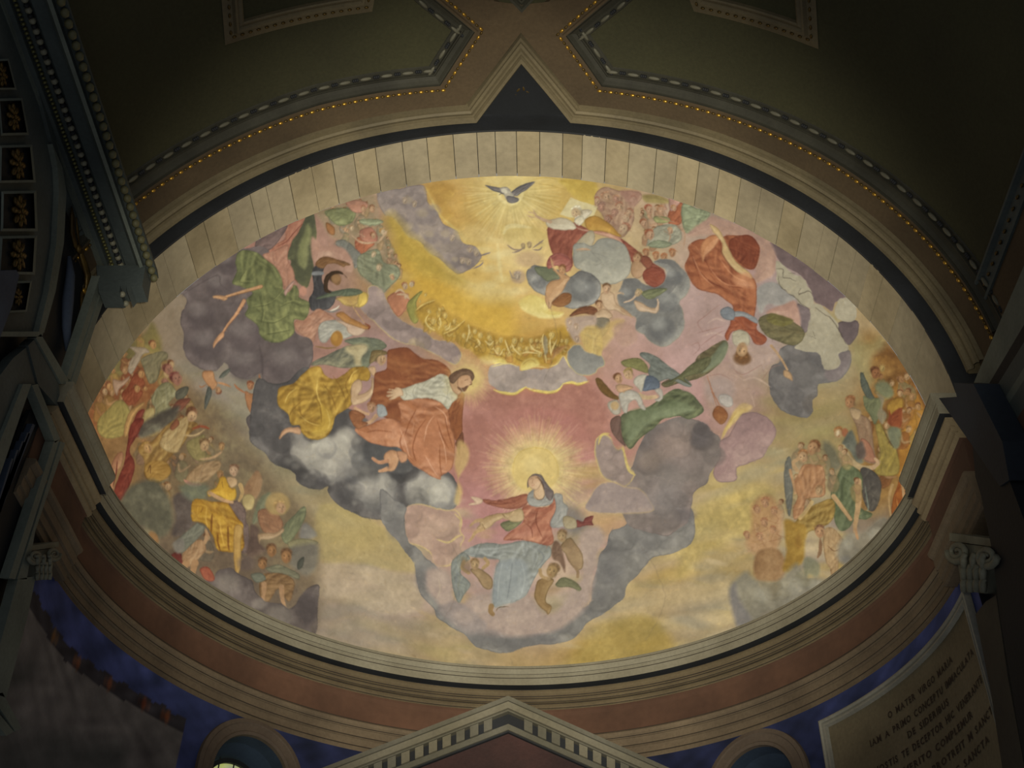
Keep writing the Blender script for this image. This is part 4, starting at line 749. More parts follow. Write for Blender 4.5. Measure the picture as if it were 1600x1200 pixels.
P('c2a078', '945,90 980,60 1000,90 1005,140 970,165 940,150 935,120', '9a7852', 'd4b68e', w=7)
P('c09a74', '900,60 905,30 930,10 965,15 985,45 975,80 950,105 920,95 905,80', '966e4c', 'd4b48c', w=6, soft=1.5)
for s in ('915,35 928,30', '945,28 960,26'): S('5c3c28', 3.2, s)
S('8a6040', 2.6, '932,34 926,60'); S('8a4232', 3.2, '925,76 940,72'); S('4c3628', 8, '960,20 990,60 1000,100', .8)
S('50382a', 3, '938,130 960,160 990,160 1006,135', .7)
N('painted_cherub', 'lying child with green wing left of the red dress')
P('6d6c4a', '730,310 790,290 860,290 840,320 780,360 740,340', '4e4e34', '8a885c')
P('b3976c', '720,250 780,240 860,220 870,290 800,300 760,270', '8f7448', 'c8ae82', w=6)
P('b2946a', '600,300 640,270 720,245 750,255 750,275 700,300 670,330 630,350 580,345 600,320', '87683f', 'ccb084', w=7)
S('ad8c60', 26, '620,345 570,370 550,400 530,420', 1, 0, w2=12); S('ad8c60', 24, '610,290 570,300 540,325', 1, 0, w2=12); HD(585, 290, 0.1); S('b2946a', 14, '740,270 780,280 810,235'); S('5c4426', 5, '610,310 630,350'); S('5c4426', 4, '740,250 755,270')
N('painted_cherubs', 'three brown cherubs holding the pale blue mantle')
P('8f7450', '540,600 590,590 640,620 680,660 670,720 620,710 580,650', '66502f', 'ac9068', w=8); HD(568, 565, 44, -90, .1, 'a88a60', '705636')
S('a28458', 22, '530,620 490,590 500,550', 1, 0); S('a28458', 22, '620,590 650,560 630,530', 1, 0); P('6e5a42', '480,520 530,540 540,620 490,600', v=.3, a=.5, soft=4)
P('937449', '970,660 1030,650 1060,670 1020,740 1010,800 1050,830 1030,880 1010,860 970,830 940,770 950,700', '684c28', 'b19464', w=8); HD(1055, 605, 58, -70, -.3, 'a38354', '6c5234')
S('a3855a', 20, '975,600 985,640 1030,660', 1, 0); P('6f6c4c', '1070,690 1110,650 1170,660 1230,710 1220,730 1150,710 1090,710', '55543a', '8a8660', w=5)
P('8d7150', '1100,460 1160,400 1200,440 1240,500 1240,580 1210,600 1160,560 1130,500', '66502f', 'a98e66', w=8); HD(1115, 390, 48, -100, -.3, 'a98b60', '6e5436'); S('8d7150', 18, '1190,580 1210,610 1210,645', 1, 0)
P('745844', '1060,430 1100,440 1130,560 1130,620 1100,560 1050,520', '543c2c', '8c7058', soft=3)
S('8e6f46', 34, '670,830 665,860 680,880', 1, 0, w2=26); S('5c4428', 4, '700,860 720,835 780,830')
N()
# ---- right: clouds, green robed angel, red robed angel head down
T(1000, 500)
N('painted_cloud', 'large rose grey cloud at the right centre')
P('86796f', '20,740 60,680 140,640 260,610 400,640 460,700 500,740 500,860 440,960 420,1020 340,1080 320,1180 300,1260 240,1300 170,1350 60,1330 -60,1290 -120,1200 -180,1180 -220,1120 -200,1060 -160,1000 -150,940 -60,930 -20,820', '5f575c', 'a0887c', n=.9, v=.5, w=22, nz=0); PUFFS(50, 10, 30, 5, .45)
for x, y, r, c in ((200, 780, 170, '9c8474'), (60, 880, 120, '94806f'), (200, 980, 150, '82776f'), (160, 1120, 160, '7c7474'), (-80, 1040, 120, '927f76'), (300, 880, 120, '86766f')): B(c, x, y, r, r*.85, 0, .6, .8)
B('625a60', 380, 720, 60, 90, 20, .7, .6); B('605960', 270, 1220, 90, 60, 0, .6, .7)
P('977874', '500,760 560,720 620,600 700,570 780,600 840,660 850,720 800,800 760,860 680,890 600,920 600,1000 500,1010 460,960 480,900 500,860', '7c6264', 'ad9080', n=.7, v=.5, w=18); PUFFS(16, 8, 20, 6, .45)
S('c4a862', 20, '510,740 540,680 600,620 650,560', .7, soft=7)
P('c0a058', '540,660 590,560 650,520 700,540 680,570 620,590 560,660 520,730', 'a88846', 'd0b670', soft=4)
P('a38a72', '400,340 560,250 700,420 690,560 620,560 480,620 420,540 400,440', '8c7464', 'b8a08a', soft=12, a=.5)
N('painted_cloud', 'dark grey cloud right of the upside down angel')
P('706a68', '880,180 980,150 1100,200 1250,170 1310,200 1310,290 1240,380 1120,400 1110,470 1080,500 1080,570 1040,610 960,600 880,560 820,480 805,380 820,290 870,260', '4e4b52', '86807c', n=.8, v=.6, w=18); PUFFS(26, 8, 18, 7, .45)
P('776a6c', '1180,240 1310,200 1300,300 1230,380 1160,360', '625558', '8c7e78', soft=4, a=.8)
T(1050, 300)
N('painted_cloud', 'mauve brown cloud strip against the right arch')
P('685658', '600,320 690,330 780,380 900,450 1000,510 1080,600 1085,670 1020,690 1000,740 960,720 890,680 860,600 800,520 700,460 650,400', '4e4044', '7e6a68', n=.6, v=.3, w=10)
P('645659', '1050,810 1150,800 1170,860 1140,930 1110,960 1070,940 1040,860', '4c4146', '7c6c6a'); P('746568', '780,690 860,740 860,840 820,880 790,780', w=6)
N('painted_drapery', 'pale rose cloth and sky around the red robed angel')
P('a2806c', '90,270 230,160 290,160 440,220 560,270 610,310 650,400 640,500 560,560 500,560 520,480 440,440 340,280 200,270', '86685c', 'b8947c', n=.7, soft=5)
P('928c84', '540,600 620,560 720,600 780,660 700,720 600,700 560,760 530,700', '74726f', 'aaa294', n=.8, soft=4); P('ad8672', '600,740 700,700 770,680 800,780 800,840 740,830 680,780 600,770', '8c685a', 'c0a08a', soft=4)
P('6b6040', '540,800 620,760 740,800 820,860 820,920 760,960 660,930 580,890', '4d4830', '807650', n=.8, w=9); P('6a6238', '600,770 640,760 760,800 700,840 600,810', '4e4220', '80783c', soft=3)
N('painted_plaster_loss', 'cream patches where the fresco plaster has fallen off')
PL = ('9e947a', '877d64', 'b4aa8e')
P(PL[0], '650,430 700,450 740,500 800,530 840,580 880,640 890,700 860,720 800,690 750,640 690,600 650,540 650,480', PL[1], PL[2], v=.1, wb=1.6)
P(PL[0], '870,710 930,710 980,760 1020,830 1060,900 1100,960 1090,1000 1040,1010 1050,1080 1000,1120 950,1100 930,1020 880,1000 800,990 770,970 820,920 850,830', PL[1], PL[2], v=.1, wb=1.6)
P(PL[0], '1030,690 1080,660 1140,670 1155,740 1140,800 1080,805 1020,770', PL[1], PL[2], v=.1, wb=1.6); P(PL[0], '940,720 1000,780 1040,830 1030,880 990,830', PL[1], PL[2], v=.1)
for s in ('655,480 700,480 690,530 740,540 770,550', '660,520 680,590 760,650 850,720', '800,600 790,640 840,620 880,640', '720,510 760,500', '860,900 900,920', '900,720 980,780 1040,860 1090,950', '880,870 890,900'): S('4e4538', 2.6, s, .9, wb=1.6)
N('painted_angel', 'falling angel in a bright rust red robe head down')
P('a05838', '100,340 150,300 240,290 300,290 350,270 480,280 540,330 545,400 520,470 470,480 400,440 440,490 500,530 530,590 525,700 520,760 500,790 390,760 380,710 340,680 280,640 200,620 140,590 100,520 80,460 110,390', '6c3220', 'b8704a', n=.6, w=16)
P('b8794f', '180,330 240,270 300,280 260,350 210,400 190,440', '985a38', 'd09a70', w=8); P('7e3a26', '370,290 480,270 540,330 540,400 510,480 450,460 360,370', '5e281a', '9a5036', w=10)
P('b99a68', '240,200 290,230 330,300 360,370 400,430 480,500 500,540 440,520 360,460 310,390 310,320 260,250', '957848', 'd4bb8a', w=8)
P('c2825a', '380,520 480,510 520,590 500,600 400,580', '9c5e3c', 'd8a07a', soft=6, a=.7)
for s in ('120,380 160,480 240,560 340,610', '200,420 260,510 360,580 440,600', '300,300 320,400 400,500', '140,450 180,560', '240,520 330,620'): S('6a2e1c', 8, s, .65, soft=4)
for s in ('130,400 180,510 260,590', '230,470 310,560 400,590', '300,420 380,520 460,560', '150,340 200,420'): S('d08f66', 7, s, .6, soft=4)
P('9a4a30', '380,770 520,790 530,860 590,910 570,950 520,950 470,880 380,870 350,930 330,900 360,830', '723020', 'b2664a', w=9)
P('888c90', '380,750 450,750 530,790 525,820 450,780 380,780', '6c7074', 'a6a8a4', w=5); P('747c84', '300,740 350,715 390,750 380,800 320,790', '585f68', '8e9498', w=7)
P('aaa084', '380,880 430,860 480,890 480,960 430,970 385,950', '8a8068', 'c0b698', w=8)
HD(440, 990, 58, 95, .1, 'b08a60', '684424')
S('ab8860', 17, '620,960 680,1040 720,1110', 1, 0, w2=12); P('ab8860', '700,1110 740,1130 755,1180 730,1170 700,1150', w=4)
P('a9907a', '360,960 520,950 620,980 660,1020 600,1060 520,1140 420,1120 370,1060 340,1000', '8c7465', 'bda690', n=.7, soft=6, a=.55, ids=False)
B('684424', 440, 1040, 62, 46, 0, .9, .5); HD(440, 995, 58, 95, .15, 'b08a60', '684424')
N('painted_wing', 'long green brown wing crossing the rose cloth')
P('645a3c', '320,930 350,960 320,1040 270,1100 180,1160 60,1190 -40,1220 -60,1190 60,1140 140,1080 150,1040 190,1000', '483f2a', '7e7450', n=.7, w=9)
P('6c7a5a', '320,940 350,970 310,1060 240,1110 180,1130 230,1050', '546048', '86926c', soft=4, a=.85)
N('painted_drapery', 'rose drapery folds below the rust red robe')
for s in ('300,700 200,780 160,820 200,880', '160,880 240,860 320,840', '340,860 260,900 180,960', '380,1100 440,1140 560,1080', '560,1180 620,1100 680,1080', '200,1160 300,1140 380,1180', '560,1080 580,1160', '120,960 160,940 170,980 130,1020'): S('8c6458', 5, s, .6, soft=2)
for s in ('190,900 260,880 320,900', '440,1180 520,1160 620,1220', '220,820 280,790 330,810', '380,1140 460,1180'): S('c0a48e', 12, s, .5, soft=5)
T(1000, 500)
B('96857c', 500, 440, 110, 100, 0, .6, .5); P('a69c90', '490,480 520,460 570,480 580,530 540,545 500,520', '8a8078', 'bcb2a2', w=6)
S('9a6040', 5, '420,350 450,440 480,540'); S('9a6040', 5, '440,420 470,480 510,560'); P('8c5530', '455,580 480,540 520,550 550,590 530,640 500,650 460,610', '68391e', 'a87444', w=6)
S('b89c86', 14, '700,480 715,540', .8, soft=4)
N('painted_angels', 'two angels in blue and green hovering above the rose cloud')
T(700, 500)
P('5f6646', '1340,480 1420,430 1500,450 1560,500 1600,560 1560,600 1500,620 1440,600 1380,610 1340,620 1280,680 1200,740 1150,800 1120,790 1090,740 1080,660 1090,590 1180,560 1260,540', '3c472c', '7c8858', n=.8, w=14)
P('74845a', '1160,560 1300,540 1420,500 1540,560 1400,600 1300,620 1200,700 1140,760 1100,680 1120,600', '4f6238', '85966a', n=.7, soft=6, a=.85)
P('6e5246', '1080,600 1080,700 1110,790 1060,750 1020,690 1020,620', '50382e', '84685a', w=6)
P('6c7466', '1200,220 1220,200 1290,220 1360,270 1440,330 1520,400 1500,420 1380,370 1300,390 1250,330 1260,280', '4e5448', '8a9080', n=.8, w=8)
P('747042', '1080,260 1140,240 1200,240 1240,280 1250,330 1200,320 1150,300 1100,290', '56522c', '908c54', w=7)
P('6a4c24', '920,370 950,365 1000,420 1040,460 1070,480 1060,500 1000,480 950,440', '4c3416', '8a6a38', w=5)
P('5c6c78', '1240,350 1280,350 1320,380 1320,430 1260,440 1210,440 1220,400', '3a4a60', '70849a', w=6)
P('b5ad98', '1180,350 1240,340 1230,380 1210,450 1190,430 1160,390', '8c8570', 'cec6b0', w=5)
S('b79a72', 32, '1190,470 1240,485 1300,480', 1, 0, w2=22); P('b3aa98', '1290,440 1330,430 1345,480 1320,510 1290,500 1320,480', '8c8476', 'ccc4b0', w=4)
P('aea694', '1070,470 1100,440 1160,440 1200,470 1220,520 1235,560 1200,550 1170,500 1130,520 1120,580 1090,560', '857c6e', 'cac0ac', n=.5, w=6)
P('a89c88', '1000,540 1010,510 1060,500 1080,540 1080,580 1040,590', '80765f', 'c2b8a2', w=6); B('b09060', 1045, 535, 28, 28, 0, .9, .4)
HD(1065, 365, 40, -110, .3, 'b38a62', '5a361c'); HD(1130, 335, 44, -120, -.5, 'b7946c', '7f6c38'); P('b08a64', '1050,410 1100,400 1160,420 1120,440 1070,450', w=5)
P('5c5c3c', '1350,400 1440,350 1530,270 1620,230 1640,260 1580,330 1480,360 1520,410 1440,370 1400,400', '44442c', '74724e', w=5, ids=False)
N('painted_cloud', 'peach edged cloud lobes right of the rose field')
P('927e74', '930,740 1000,720 1050,800 1090,800 1120,900 1170,970 1110,1040 1050,1020 1000,1000 950,950 920,850', '786a68', 'a6917f', n=.6, v=.4, w=14, rim='c8ae62', rw=2.2); PUFFS(10, 8, 15, 8, .5)
S('ccb460', 16, '1090,790 1110,870 1130,940 1170,970', .8, soft=4); S('ccb460', 15, '940,780 960,720 1010,710', .8, soft=4)
P('94827a', '890,1100 940,1030 1020,1010 1100,1040 1200,1060 1260,1130 1260,1200 880,1200', '7c6c6a', 'a8947f', n=.6, v=.3, w=14, soft=4, rim='b89c70', rw=1.4)
P('8a7c76', '1260,1010 1330,1000 1300,1100 1360,1180 1240,1150', '76686a', '9c8c80', soft=8, a=.5)
N()
# ---- right crowd
T(1250, 520, 5.4545)
N('painted_crowd', 'crowd of ochre and green figures at the far right')
P('6e4a24', '640,180 700,110 740,100 900,260 960,400 1060,540 1120,700 1040,860 980,1100 900,1200 640,1200 660,1000 700,900 700,700 740,560 640,470 700,400 800,320 640,220', '4c3018', '8c642e', n=1., soft=10)
P('9a6a28', '880,480 980,500 1050,620 1040,800 1030,900 980,1050 900,1200 820,1200 850,1000 870,800 890,640 850,560', '74481c', 'b4863a', n=.9, soft=5, w=12)
CROWD('700,160 860,260 960,420 1050,600 1080,800 980,1080 900,1200 700,1200 560,1000 520,760 640,520', 20, 13, ['8a5c28', '9a6c2c', '7c4a24', '74682f', '6a6440', '8c7a40', '6c3c22'], ['a07a50', '94693f', 'ac8a60'], ['5e3a22', '6c4a2c', '7a5a34'], 43)
P('8c8354', '590,80 700,40 720,120 640,180 600,250 620,420 560,460 500,340 460,240 450,100', '746a40', 'a2986a', soft=12, a=.6)
P('4c5444', '510,350 535,345 560,400 590,450 620,520 640,560 600,580 560,540 520,460', '363c34', '667058', w=5)
P('6a704c', '540,540 600,560 690,560 700,640 640,780 600,700 560,640', '4f5438', '858658', n=.9, w=9)
HD(640, 340, 60, -80, .5, '8a5a36', '52301c'); HD(700, 300, 40, -80, .2, '9c8048', '7c5c30'); P('6a6c4c', '640,440 740,420 800,520 740,560 680,520', '50523a', '80805a', soft=5)
P('95702c', '740,620 800,560 870,560 870,650 800,740 760,700', '704c1c', 'b89038', w=9); S('7a2e18', 20, '760,660 780,740 830,700 870,640', .9); P('7a3820', '760,720 860,640 860,800 760,780', '58261a', '984e2c', soft=3)
P('7e7258', '660,520 720,560 700,640 740,700 700,780 660,700 690,600', '62583f', '978a68', soft=3)
P('8e7a3c', '640,780 700,790 760,940 820,980 840,1200 640,1200 680,1060 660,900', '6a5a2a', 'a8903e', n=.9, w=9)
P('6a6e52', '750,820 860,820 840,980 780,960', '52563f', '80805c', soft=4); S('4e3c22', 9, '700,800 760,920 800,980', .7)
P('8a6c50', '440,700 540,700 600,760 620,900 640,1040 680,1110 600,1110 540,1080 510,960 480,800', '6a4e3a', 'a08664', n=.7, w=10)
P('94644a', '520,900 590,940 640,1060 660,1100 560,1090 520,1000', '724636', 'ab7e60', w=7)
HD(430, 590, 66, -100, -.4, 'a5764c', '784c2c'); P('a08560', '430,640 520,660 500,740 440,720', w=6)
HD(330, 850, 60, -110, -.4, 'ad8a5c', '86562c'); B('9c5234', 385, 850, 32, 44, 0, .8, .5)
P('bfa780', '380,910 420,850 430,880 410,930', w=4); B('c9b690', 322, 855, 16, 28, 10, .8, .5)
P('5d6050', '380,900 440,830 490,960 540,1100 480,1100 420,1000 360,960', '44463c', '747562', n=.8, soft=4)
T(1120, 600, 4.444)
P('56493f', '960,440 1010,400 1030,500 980,520', v=.3, soft=4)
S('a08860', 46, '870,440 920,520 1000,580 1090,580', 1, 0, w2=32); S('ab8a64', 30, '1080,580 1120,550 1100,520', 1, 0, w2=20)
P('4c463f', '1000,590 1080,600 1140,680 1130,800 1090,880 1040,860 1010,760', '37342f', '686052', n=.8, w=10); S('7b8a70', 9, '1030,710 1050,860 1040,880', .7)
P('5a6a42', '880,560 960,580 1010,640 1010,760 1000,860 1080,900 1040,940 960,940 920,1000 860,1020 820,960 800,840 790,760 830,640', '435032', '76845a', n=.9, w=12)
S('6a462f', 30, '810,780 870,860 930,940', .6, 0); S('ac8a5e', 36, '810,780 870,860 930,940', 1, 0, w2=20); S('a9875c', 50, '980,680 985,780 975,900 960,1000 970,1080', 1, 0, w2=22)
S('8e7c54', 14, '850,600 810,680 800,760', .6, soft=4)
P('5c5a48', '740,400 820,440 870,560 820,620 790,740 770,640 740,540', '464438', '74705a', n=.8, soft=9, a=.8)
CROWD('560,460 760,420 900,500 1000,620 1000,900 860,1000 700,1100 480,1100 240,1100 240,860 420,700 500,560', 14, 14, ['8c7040', '7c6c4c', '8a6a48', '6a6a4c', '94784a', '75604a'], ['ac8860', 'a07a54'], ['5e3a22', '6c4a2c', '7a5a34'], 44, .55)
P('a6774e', '600,560 680,560 740,580 750,700 740,780 620,800 600,900 540,940 530,860 560,780 520,700 560,640', '845636', 'bd9066', n=.8, w=12)
HD(600, 500, 56, -110, -.4, 'b08c62', '8a5c34'); HD(670, 440, 64, -70, -.3, 'a07850', '5e3a20'); S('ae8a5e', 26, '560,600 530,550 560,520', .9, 0)
P('67655a', '470,560 500,500 520,560 530,700 520,860 500,920 480,800 465,680', '4c4c44', '827e6c', w=7); S('ab8258', 22, '510,600 530,680 545,760', 1, 0, w2=14)
P('927236', '560,940 640,860 720,820 800,800 820,880 790,960 720,1000 620,1040 540,1140 480,1080', '6e5222', 'b09450', n=.8, w=12)
HD(710, 740, 42, -80, .2, 'ae8c62', '80603e'); S('b0925e', 26, '660,820 620,880 580,930', .9, 0)
P('a5794f', '240,860 300,780 380,780 440,860 460,960 440,1080 400,1160 260,1180 200,1100 240,1000', '8a6240', 'b88f66', n=1., soft=9, a=.8)
for x, y, r in ((340, 820, 44), (280, 870, 36), (400, 880, 36), (210, 1050, 34), (330, 960, 40), (300, 1060, 36), (390, 1010, 34)): HD(x, y, r, -100, rs.uniform(-.6, .6), 'a97e58', '8a5c3c', True)
for i in range(16):
    x, y = 240+rs.rand()*200, 860+rs.rand()*300; S(rs.choice(['845636', 'c09a74']), 4, '%g,%g %g,%g %g,%g' % (x, y, x+30*rs.randn(), y+30, x+40*rs.randn(), y+60), .5, soft=3)
T(1050, 780, 4.571)
P('8c6842', '590,420 640,360 760,360 810,440 800,560 740,590 600,570', '6c4a2c', 'a6845a', n=.9, soft=5)
P('93702c', '800,160 880,160 960,200 950,320 940,440 850,520 790,500 820,380', '70501e', 'b08e40', n=.9, soft=5); B('7a5420', 905, 300, 30, 80, 0, .5, .8)
P('a3845a', '1090,220 1150,210 1220,290 1200,360 1190,480 1180,600 1150,600 1130,500 1100,440 1080,340', '7c5c38', 'ba9c70', n=.7, w=10); S('6c4a2c', 5, '1110,330 1160,370 1200,350')
HD(1055, 230, 56, -100, 0, 'aa8058', '62422c'); S('7c5a3c', 24, '1060,280 1060,360 1040,420', .9); S('a3845a', 28, '1150,560 1120,620 1110,650', .9, 0, w2=14)
P('74745a', '940,440 1000,420 1060,480 1040,560 980,540 950,580', '5a5a46', '8a886c', soft=5, a=.8)
N('painted_cloud', 'whitish cloud at the foot of the right crowd')
P('807a68', '410,640 480,550 540,520 600,580 740,590 820,520 900,460 960,560 1050,560 1130,600 1090,640 1240,520 1300,500 1200,440 1180,360 1230,260 1310,240 1370,240 1480,140 1580,160 1590,260 1400,400 1200,560 1000,720 800,820 600,900 480,920 450,800', '68645a', '9a9480', n=.8, soft=9, a=.85, v=.3); PUFFS(30, 8, 20, 13, .5)
P('726c6a', '410,660 450,600 470,700 560,840 560,930 480,930 420,780', '605c5e', '847c74', soft=8, a=.8)
for x, y, r in ((880, 620, 80), (1020, 620, 60), (650, 680, 80), (1450, 250, 70), (1260, 320, 50)): B('9c9682', x, y, r, r, 0, .5, .8)
B('64605a', 1240, 440, 50, 50, 0, .6, .8); S('a67e56', 20, '1310,200 1320,260 1330,290', 1, 1)
T(1120, 600, 4.444)
N('painted_figure', 'figure in a flame orange robe beside the right cornice')
P('8c4a20', '1220,820 1250,720 1290,640 1350,700 1400,720 1380,780 1320,840 1280,900 1240,970 1215,900', '642c14', 'b06a2c', n=.8, w=9)
S('a88458', 22, '1285,620 1295,740 1310,880', 1, 0, w2=18); S('a08052', 20, '1220,700 1195,800 1210,920', .8, 0, w2=12); S('c08038', 8, '1250,800 1260,880 1240,930', .7); S('5c2412', 6, '1270,820 1280,900', .7)
N()
# ---- faint fissures of the plaster
T(0, 0, 1)
for s in ('560,330 570,420 540,520', '700,840 720,900 690,980', '1000,850 1040,930 1010,1000', '840,430 870,520 850,600', '300,600 330,660 310,760'): S('6c5c48', 1., s, .35, soft=1.5, wb=1.5)
"""the whole surface is weathered"""
STROKES(9000, 5, (130, 275, 1465, 1058), (4, 10), (1.2, 3.2), .11, .38); STROKES(3500, 6, (130, 275, 1465, 1058), (3, 6), (1., 1.8), .16, .3)
CAN *= 1+(.045*NZ[2]+.03*NZ[1])[..., None]
# the aged glaze over the whole painting: cooler pigments sink toward warm grey
R_, G_, B_c = CAN[..., 0].copy(), CAN[..., 1].copy(), CAN[..., 2].copy()
B_c -= .55*np.maximum(B_c-.92*G_, 0); G_ -= .45*np.maximum(G_-R_*.985, 0); ex = np.maximum(R_-G_-52, 0); R_ -= .25*ex; G_ += .10*ex
CAN[:] = np.stack([R_, G_, B_c], -1); g_ = CAN@np.array([.38, .46, .16], np.float32); g_ = g_[..., None]*np.array([1.05, .98, .93], np.float32)
CAN[:] = (g_+(CAN-g_)*.90)*GL
def light_level(v):
    """what the nave floodlight delivers on the bare half dome at v (used to read the pigment colours back)"""
    n = -v.copy(); n[v[:, 1] < 0, 1] = 0; n /= np.linalg.norm(n, axis=1)[:, None]
    L = LAMP['loc']-v; d = np.linalg.norm(L, axis=1); L = L/d[:, None]; ax = LAMP['loc']-LAMP['tgt']; ax = ax/np.linalg.norm(ax)
    ch = math.cos(math.radians(LAMP['half'])); c = np.clip(((L@ax)-ch)/((1-ch)*LAMP['blend']), 0, 1); c = c*c*(3-2*c)
    return np.maximum(LK*LAMP['W']*np.clip((L*n).sum(1), 0, 1)*c/(4*math.pi*(d*S5)**2)/math.pi+LA, .02)
LK, LA = 1.03, .12
def wall_paint(f, z):
    d = np.degrees(f); r = np.random.RandomState(3)
    def nz_(k, fx, fz):
        o = 0
        for i in range(6): o = o+np.sin(f*fx*(1+.6*r.rand())+r.rand()*9+2*np.sin(z*fz*r.rand()))*np.sin(z*fz*(1+.6*r.rand())+r.rand()*9)
        return o/2.4
    c = np.zeros((len(f), 3)); n = nz_(0, 26, 30); n2 = nz_(1, 60, 70)
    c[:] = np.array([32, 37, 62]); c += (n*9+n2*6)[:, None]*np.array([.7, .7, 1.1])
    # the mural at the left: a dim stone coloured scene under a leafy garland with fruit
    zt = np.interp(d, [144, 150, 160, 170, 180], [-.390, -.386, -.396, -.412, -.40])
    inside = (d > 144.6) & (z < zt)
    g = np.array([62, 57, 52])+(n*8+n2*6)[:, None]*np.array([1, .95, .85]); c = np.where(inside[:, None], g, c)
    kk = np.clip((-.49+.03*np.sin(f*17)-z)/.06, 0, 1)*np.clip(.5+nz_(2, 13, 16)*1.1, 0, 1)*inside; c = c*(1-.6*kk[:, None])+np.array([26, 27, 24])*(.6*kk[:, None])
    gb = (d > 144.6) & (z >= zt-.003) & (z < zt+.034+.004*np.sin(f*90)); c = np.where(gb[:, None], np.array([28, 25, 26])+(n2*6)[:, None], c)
    for fd, cc in ((148.2, (78, 44, 26)), (152.6, (70, 38, 26)), (160, (74, 42, 27)), (167.5, (68, 38, 22)), (174, (66, 44, 24))):
        zz = np.interp(fd, [144, 150, 160, 170, 180], [-.390, -.386, -.396, -.412, -.40])+.014
        q = np.hypot((f-math.radians(fd)), z-zz); k = np.clip((.022+.004*np.sin(f*300)-q)/.018, 0, 1)[:, None]; c = c*(1-k)+(np.array(cc)+(n2*8)[:, None])*k
    return np.clip(c, 5, 255)
# ---------------------------------------------------------------- materials
stone = mat('pale_travertine', '8a816b', '6a6251', .9, .8, .15, fine=.10, bscale=6)
stone2 = mat('pale_travertine_warm', '8c8168', '6e644e', 1.1, .8, .15, fine=.10, bscale=6)
corn = mat('cornice_stone', '716d5e', '5f5a4b', 1.5, .75, .12)
cornw = mat('cornice_plaster_warm', '786b52', '655945', 1.5, .8, .12)
redf = mat('red_brown_frieze_plaster', '543c2e', '3d2b21', .9, .9, .12, fine=.10, bscale=5)
archi = mat('architrave_plaster', '665947', '4f4436', 1.4, .85, .15)
darkb = mat('blue_black_paint_and_shade', '1f2124', '161718', 1.5, .7, .1)
field = mat('vault_plaster', '383724', '302f20', .6, .9, .12)
brown = mat('vault_band_plaster', '483c2b', '3b3123', 1., .85, .12)
mould = mat('vault_moulding', '5c533e', '494232', 1.5, .7, .1)
bluem = mat('vault_blue_grey_cove', '34332a', '25241d', 1.5, .7, .1)
gold = mat('gilding', 'b8923e', '8a6624', 4., .35, .1, metal=.75)
dull = mat('dull_gilding', '5c4a24', '3a2e18', 4., .45, .1, metal=.6)
pearl = mat('pearl_bead_plaster', '7c7a6a', '626050', 3., .45, .05)
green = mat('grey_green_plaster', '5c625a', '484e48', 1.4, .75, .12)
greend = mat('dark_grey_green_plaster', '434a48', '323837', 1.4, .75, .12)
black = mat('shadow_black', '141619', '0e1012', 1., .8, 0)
# ---------------------------------------------------------------- setting: wall below, shell of the fresco
def sample(v):
    d = v-CP; z = d@fw; x = 800+FPX*(d@cr)/z; y = 600-FPX*(d@cu)/z
    x = np.clip(x, 0, W_-1.01); y = np.clip(y, 0, H_-1.01); xi = x.astype(int); yi = y.astype(int)
    fx = (x-xi)[:, None]; fy = (y-yi)[:, None]
    c = (CAN[yi, xi]*(1-fx)+CAN[yi, xi+1]*fx)*(1-fy)+(CAN[yi+1, xi]*(1-fx)+CAN[yi+1, xi+1]*fx)*fy
    return x, y, c, IDS[np.clip(np.rint(y).astype(int), 0, H_-1), np.clip(np.rint(x).astype(int), 0, W_-1)]
def pigment(c, gain):
    """pigment colours as read under the flood light, divided by that light's level there"""
    return np.clip(lin(np.clip(c, 0, 255))*gain/np.array([1.05, .965, .825]), 0, .9)
def vmesh(name, V, Q, colr, m, parent=None):
    me = bpy.data.meshes.new(name); n = len(V); k = len(Q)
    me.vertices.add(n); me.vertices.foreach_set('co', (V*S5).astype(np.float32).ravel())
    me.loops.add(4*k); me.loops.foreach_set('vertex_index', Q.astype(np.int32).ravel())
    me.polygons.add(k); me.polygons.foreach_set('loop_start', np.arange(0, 4*k, 4, dtype=np.int32)); me.polygons.foreach_set('loop_total', np.full(k, 4, np.int32))
    me.polygons.foreach_set('use_smooth', np.ones(k, bool)); me.materials.append(m); me.update(calc_edges=True)
    at = me.color_attributes.new('pigment', 'FLOAT_COLOR', 'POINT'); at.data.foreach_set('color', np.concatenate([colr, np.ones((n, 1))], 1).astype(np.float32).ravel())
    o = bpy.data.objects.new(name, me); SC.collection.objects.link(o)
    if parent is not None: o.parent = parent
    return o
fres = mat('fresco_plaster', vcol=True, rough=.9, bump=.12, bscale=8, fine=.05)
NA, NB, NE = 1300, 560, 46
aa = np.linspace(0, math.pi, NA); bb = np.concatenate([np.linspace(-.083, 0, NE)[:-1], np.linspace(0, math.pi/2*.999, NB)])
A_, B_ = np.meshgrid(aa, bb, indexing='ij'); ext = B_ < 0; Bc = np.maximum(B_, 0)
V = np.stack([np.cos(A_)*np.cos(Bc), np.where(ext, B_, np.sin(Bc)), np.sin(A_)*np.cos(Bc)], -1).reshape(-1, 3)
nb = len(bb); I, J = np.meshgrid(np.arange(NA-1), np.arange(nb-1), indexing='ij')
Q = np.stack([I*nb+J, I*nb+J+1, (I+1)*nb+J+1, (I+1)*nb+J], -1).reshape(-1, 4)
px_, py_, col_, id_ = sample(V); LV = light_level(V)[:, None]; pig = pigment(col_, 1/LV)
fid = id_[Q[:, 0]].copy()
G = fid.reshape(NA-1, nb-1); LB = np.arange(G.size).reshape(G.shape); LB[G == 0] = 0
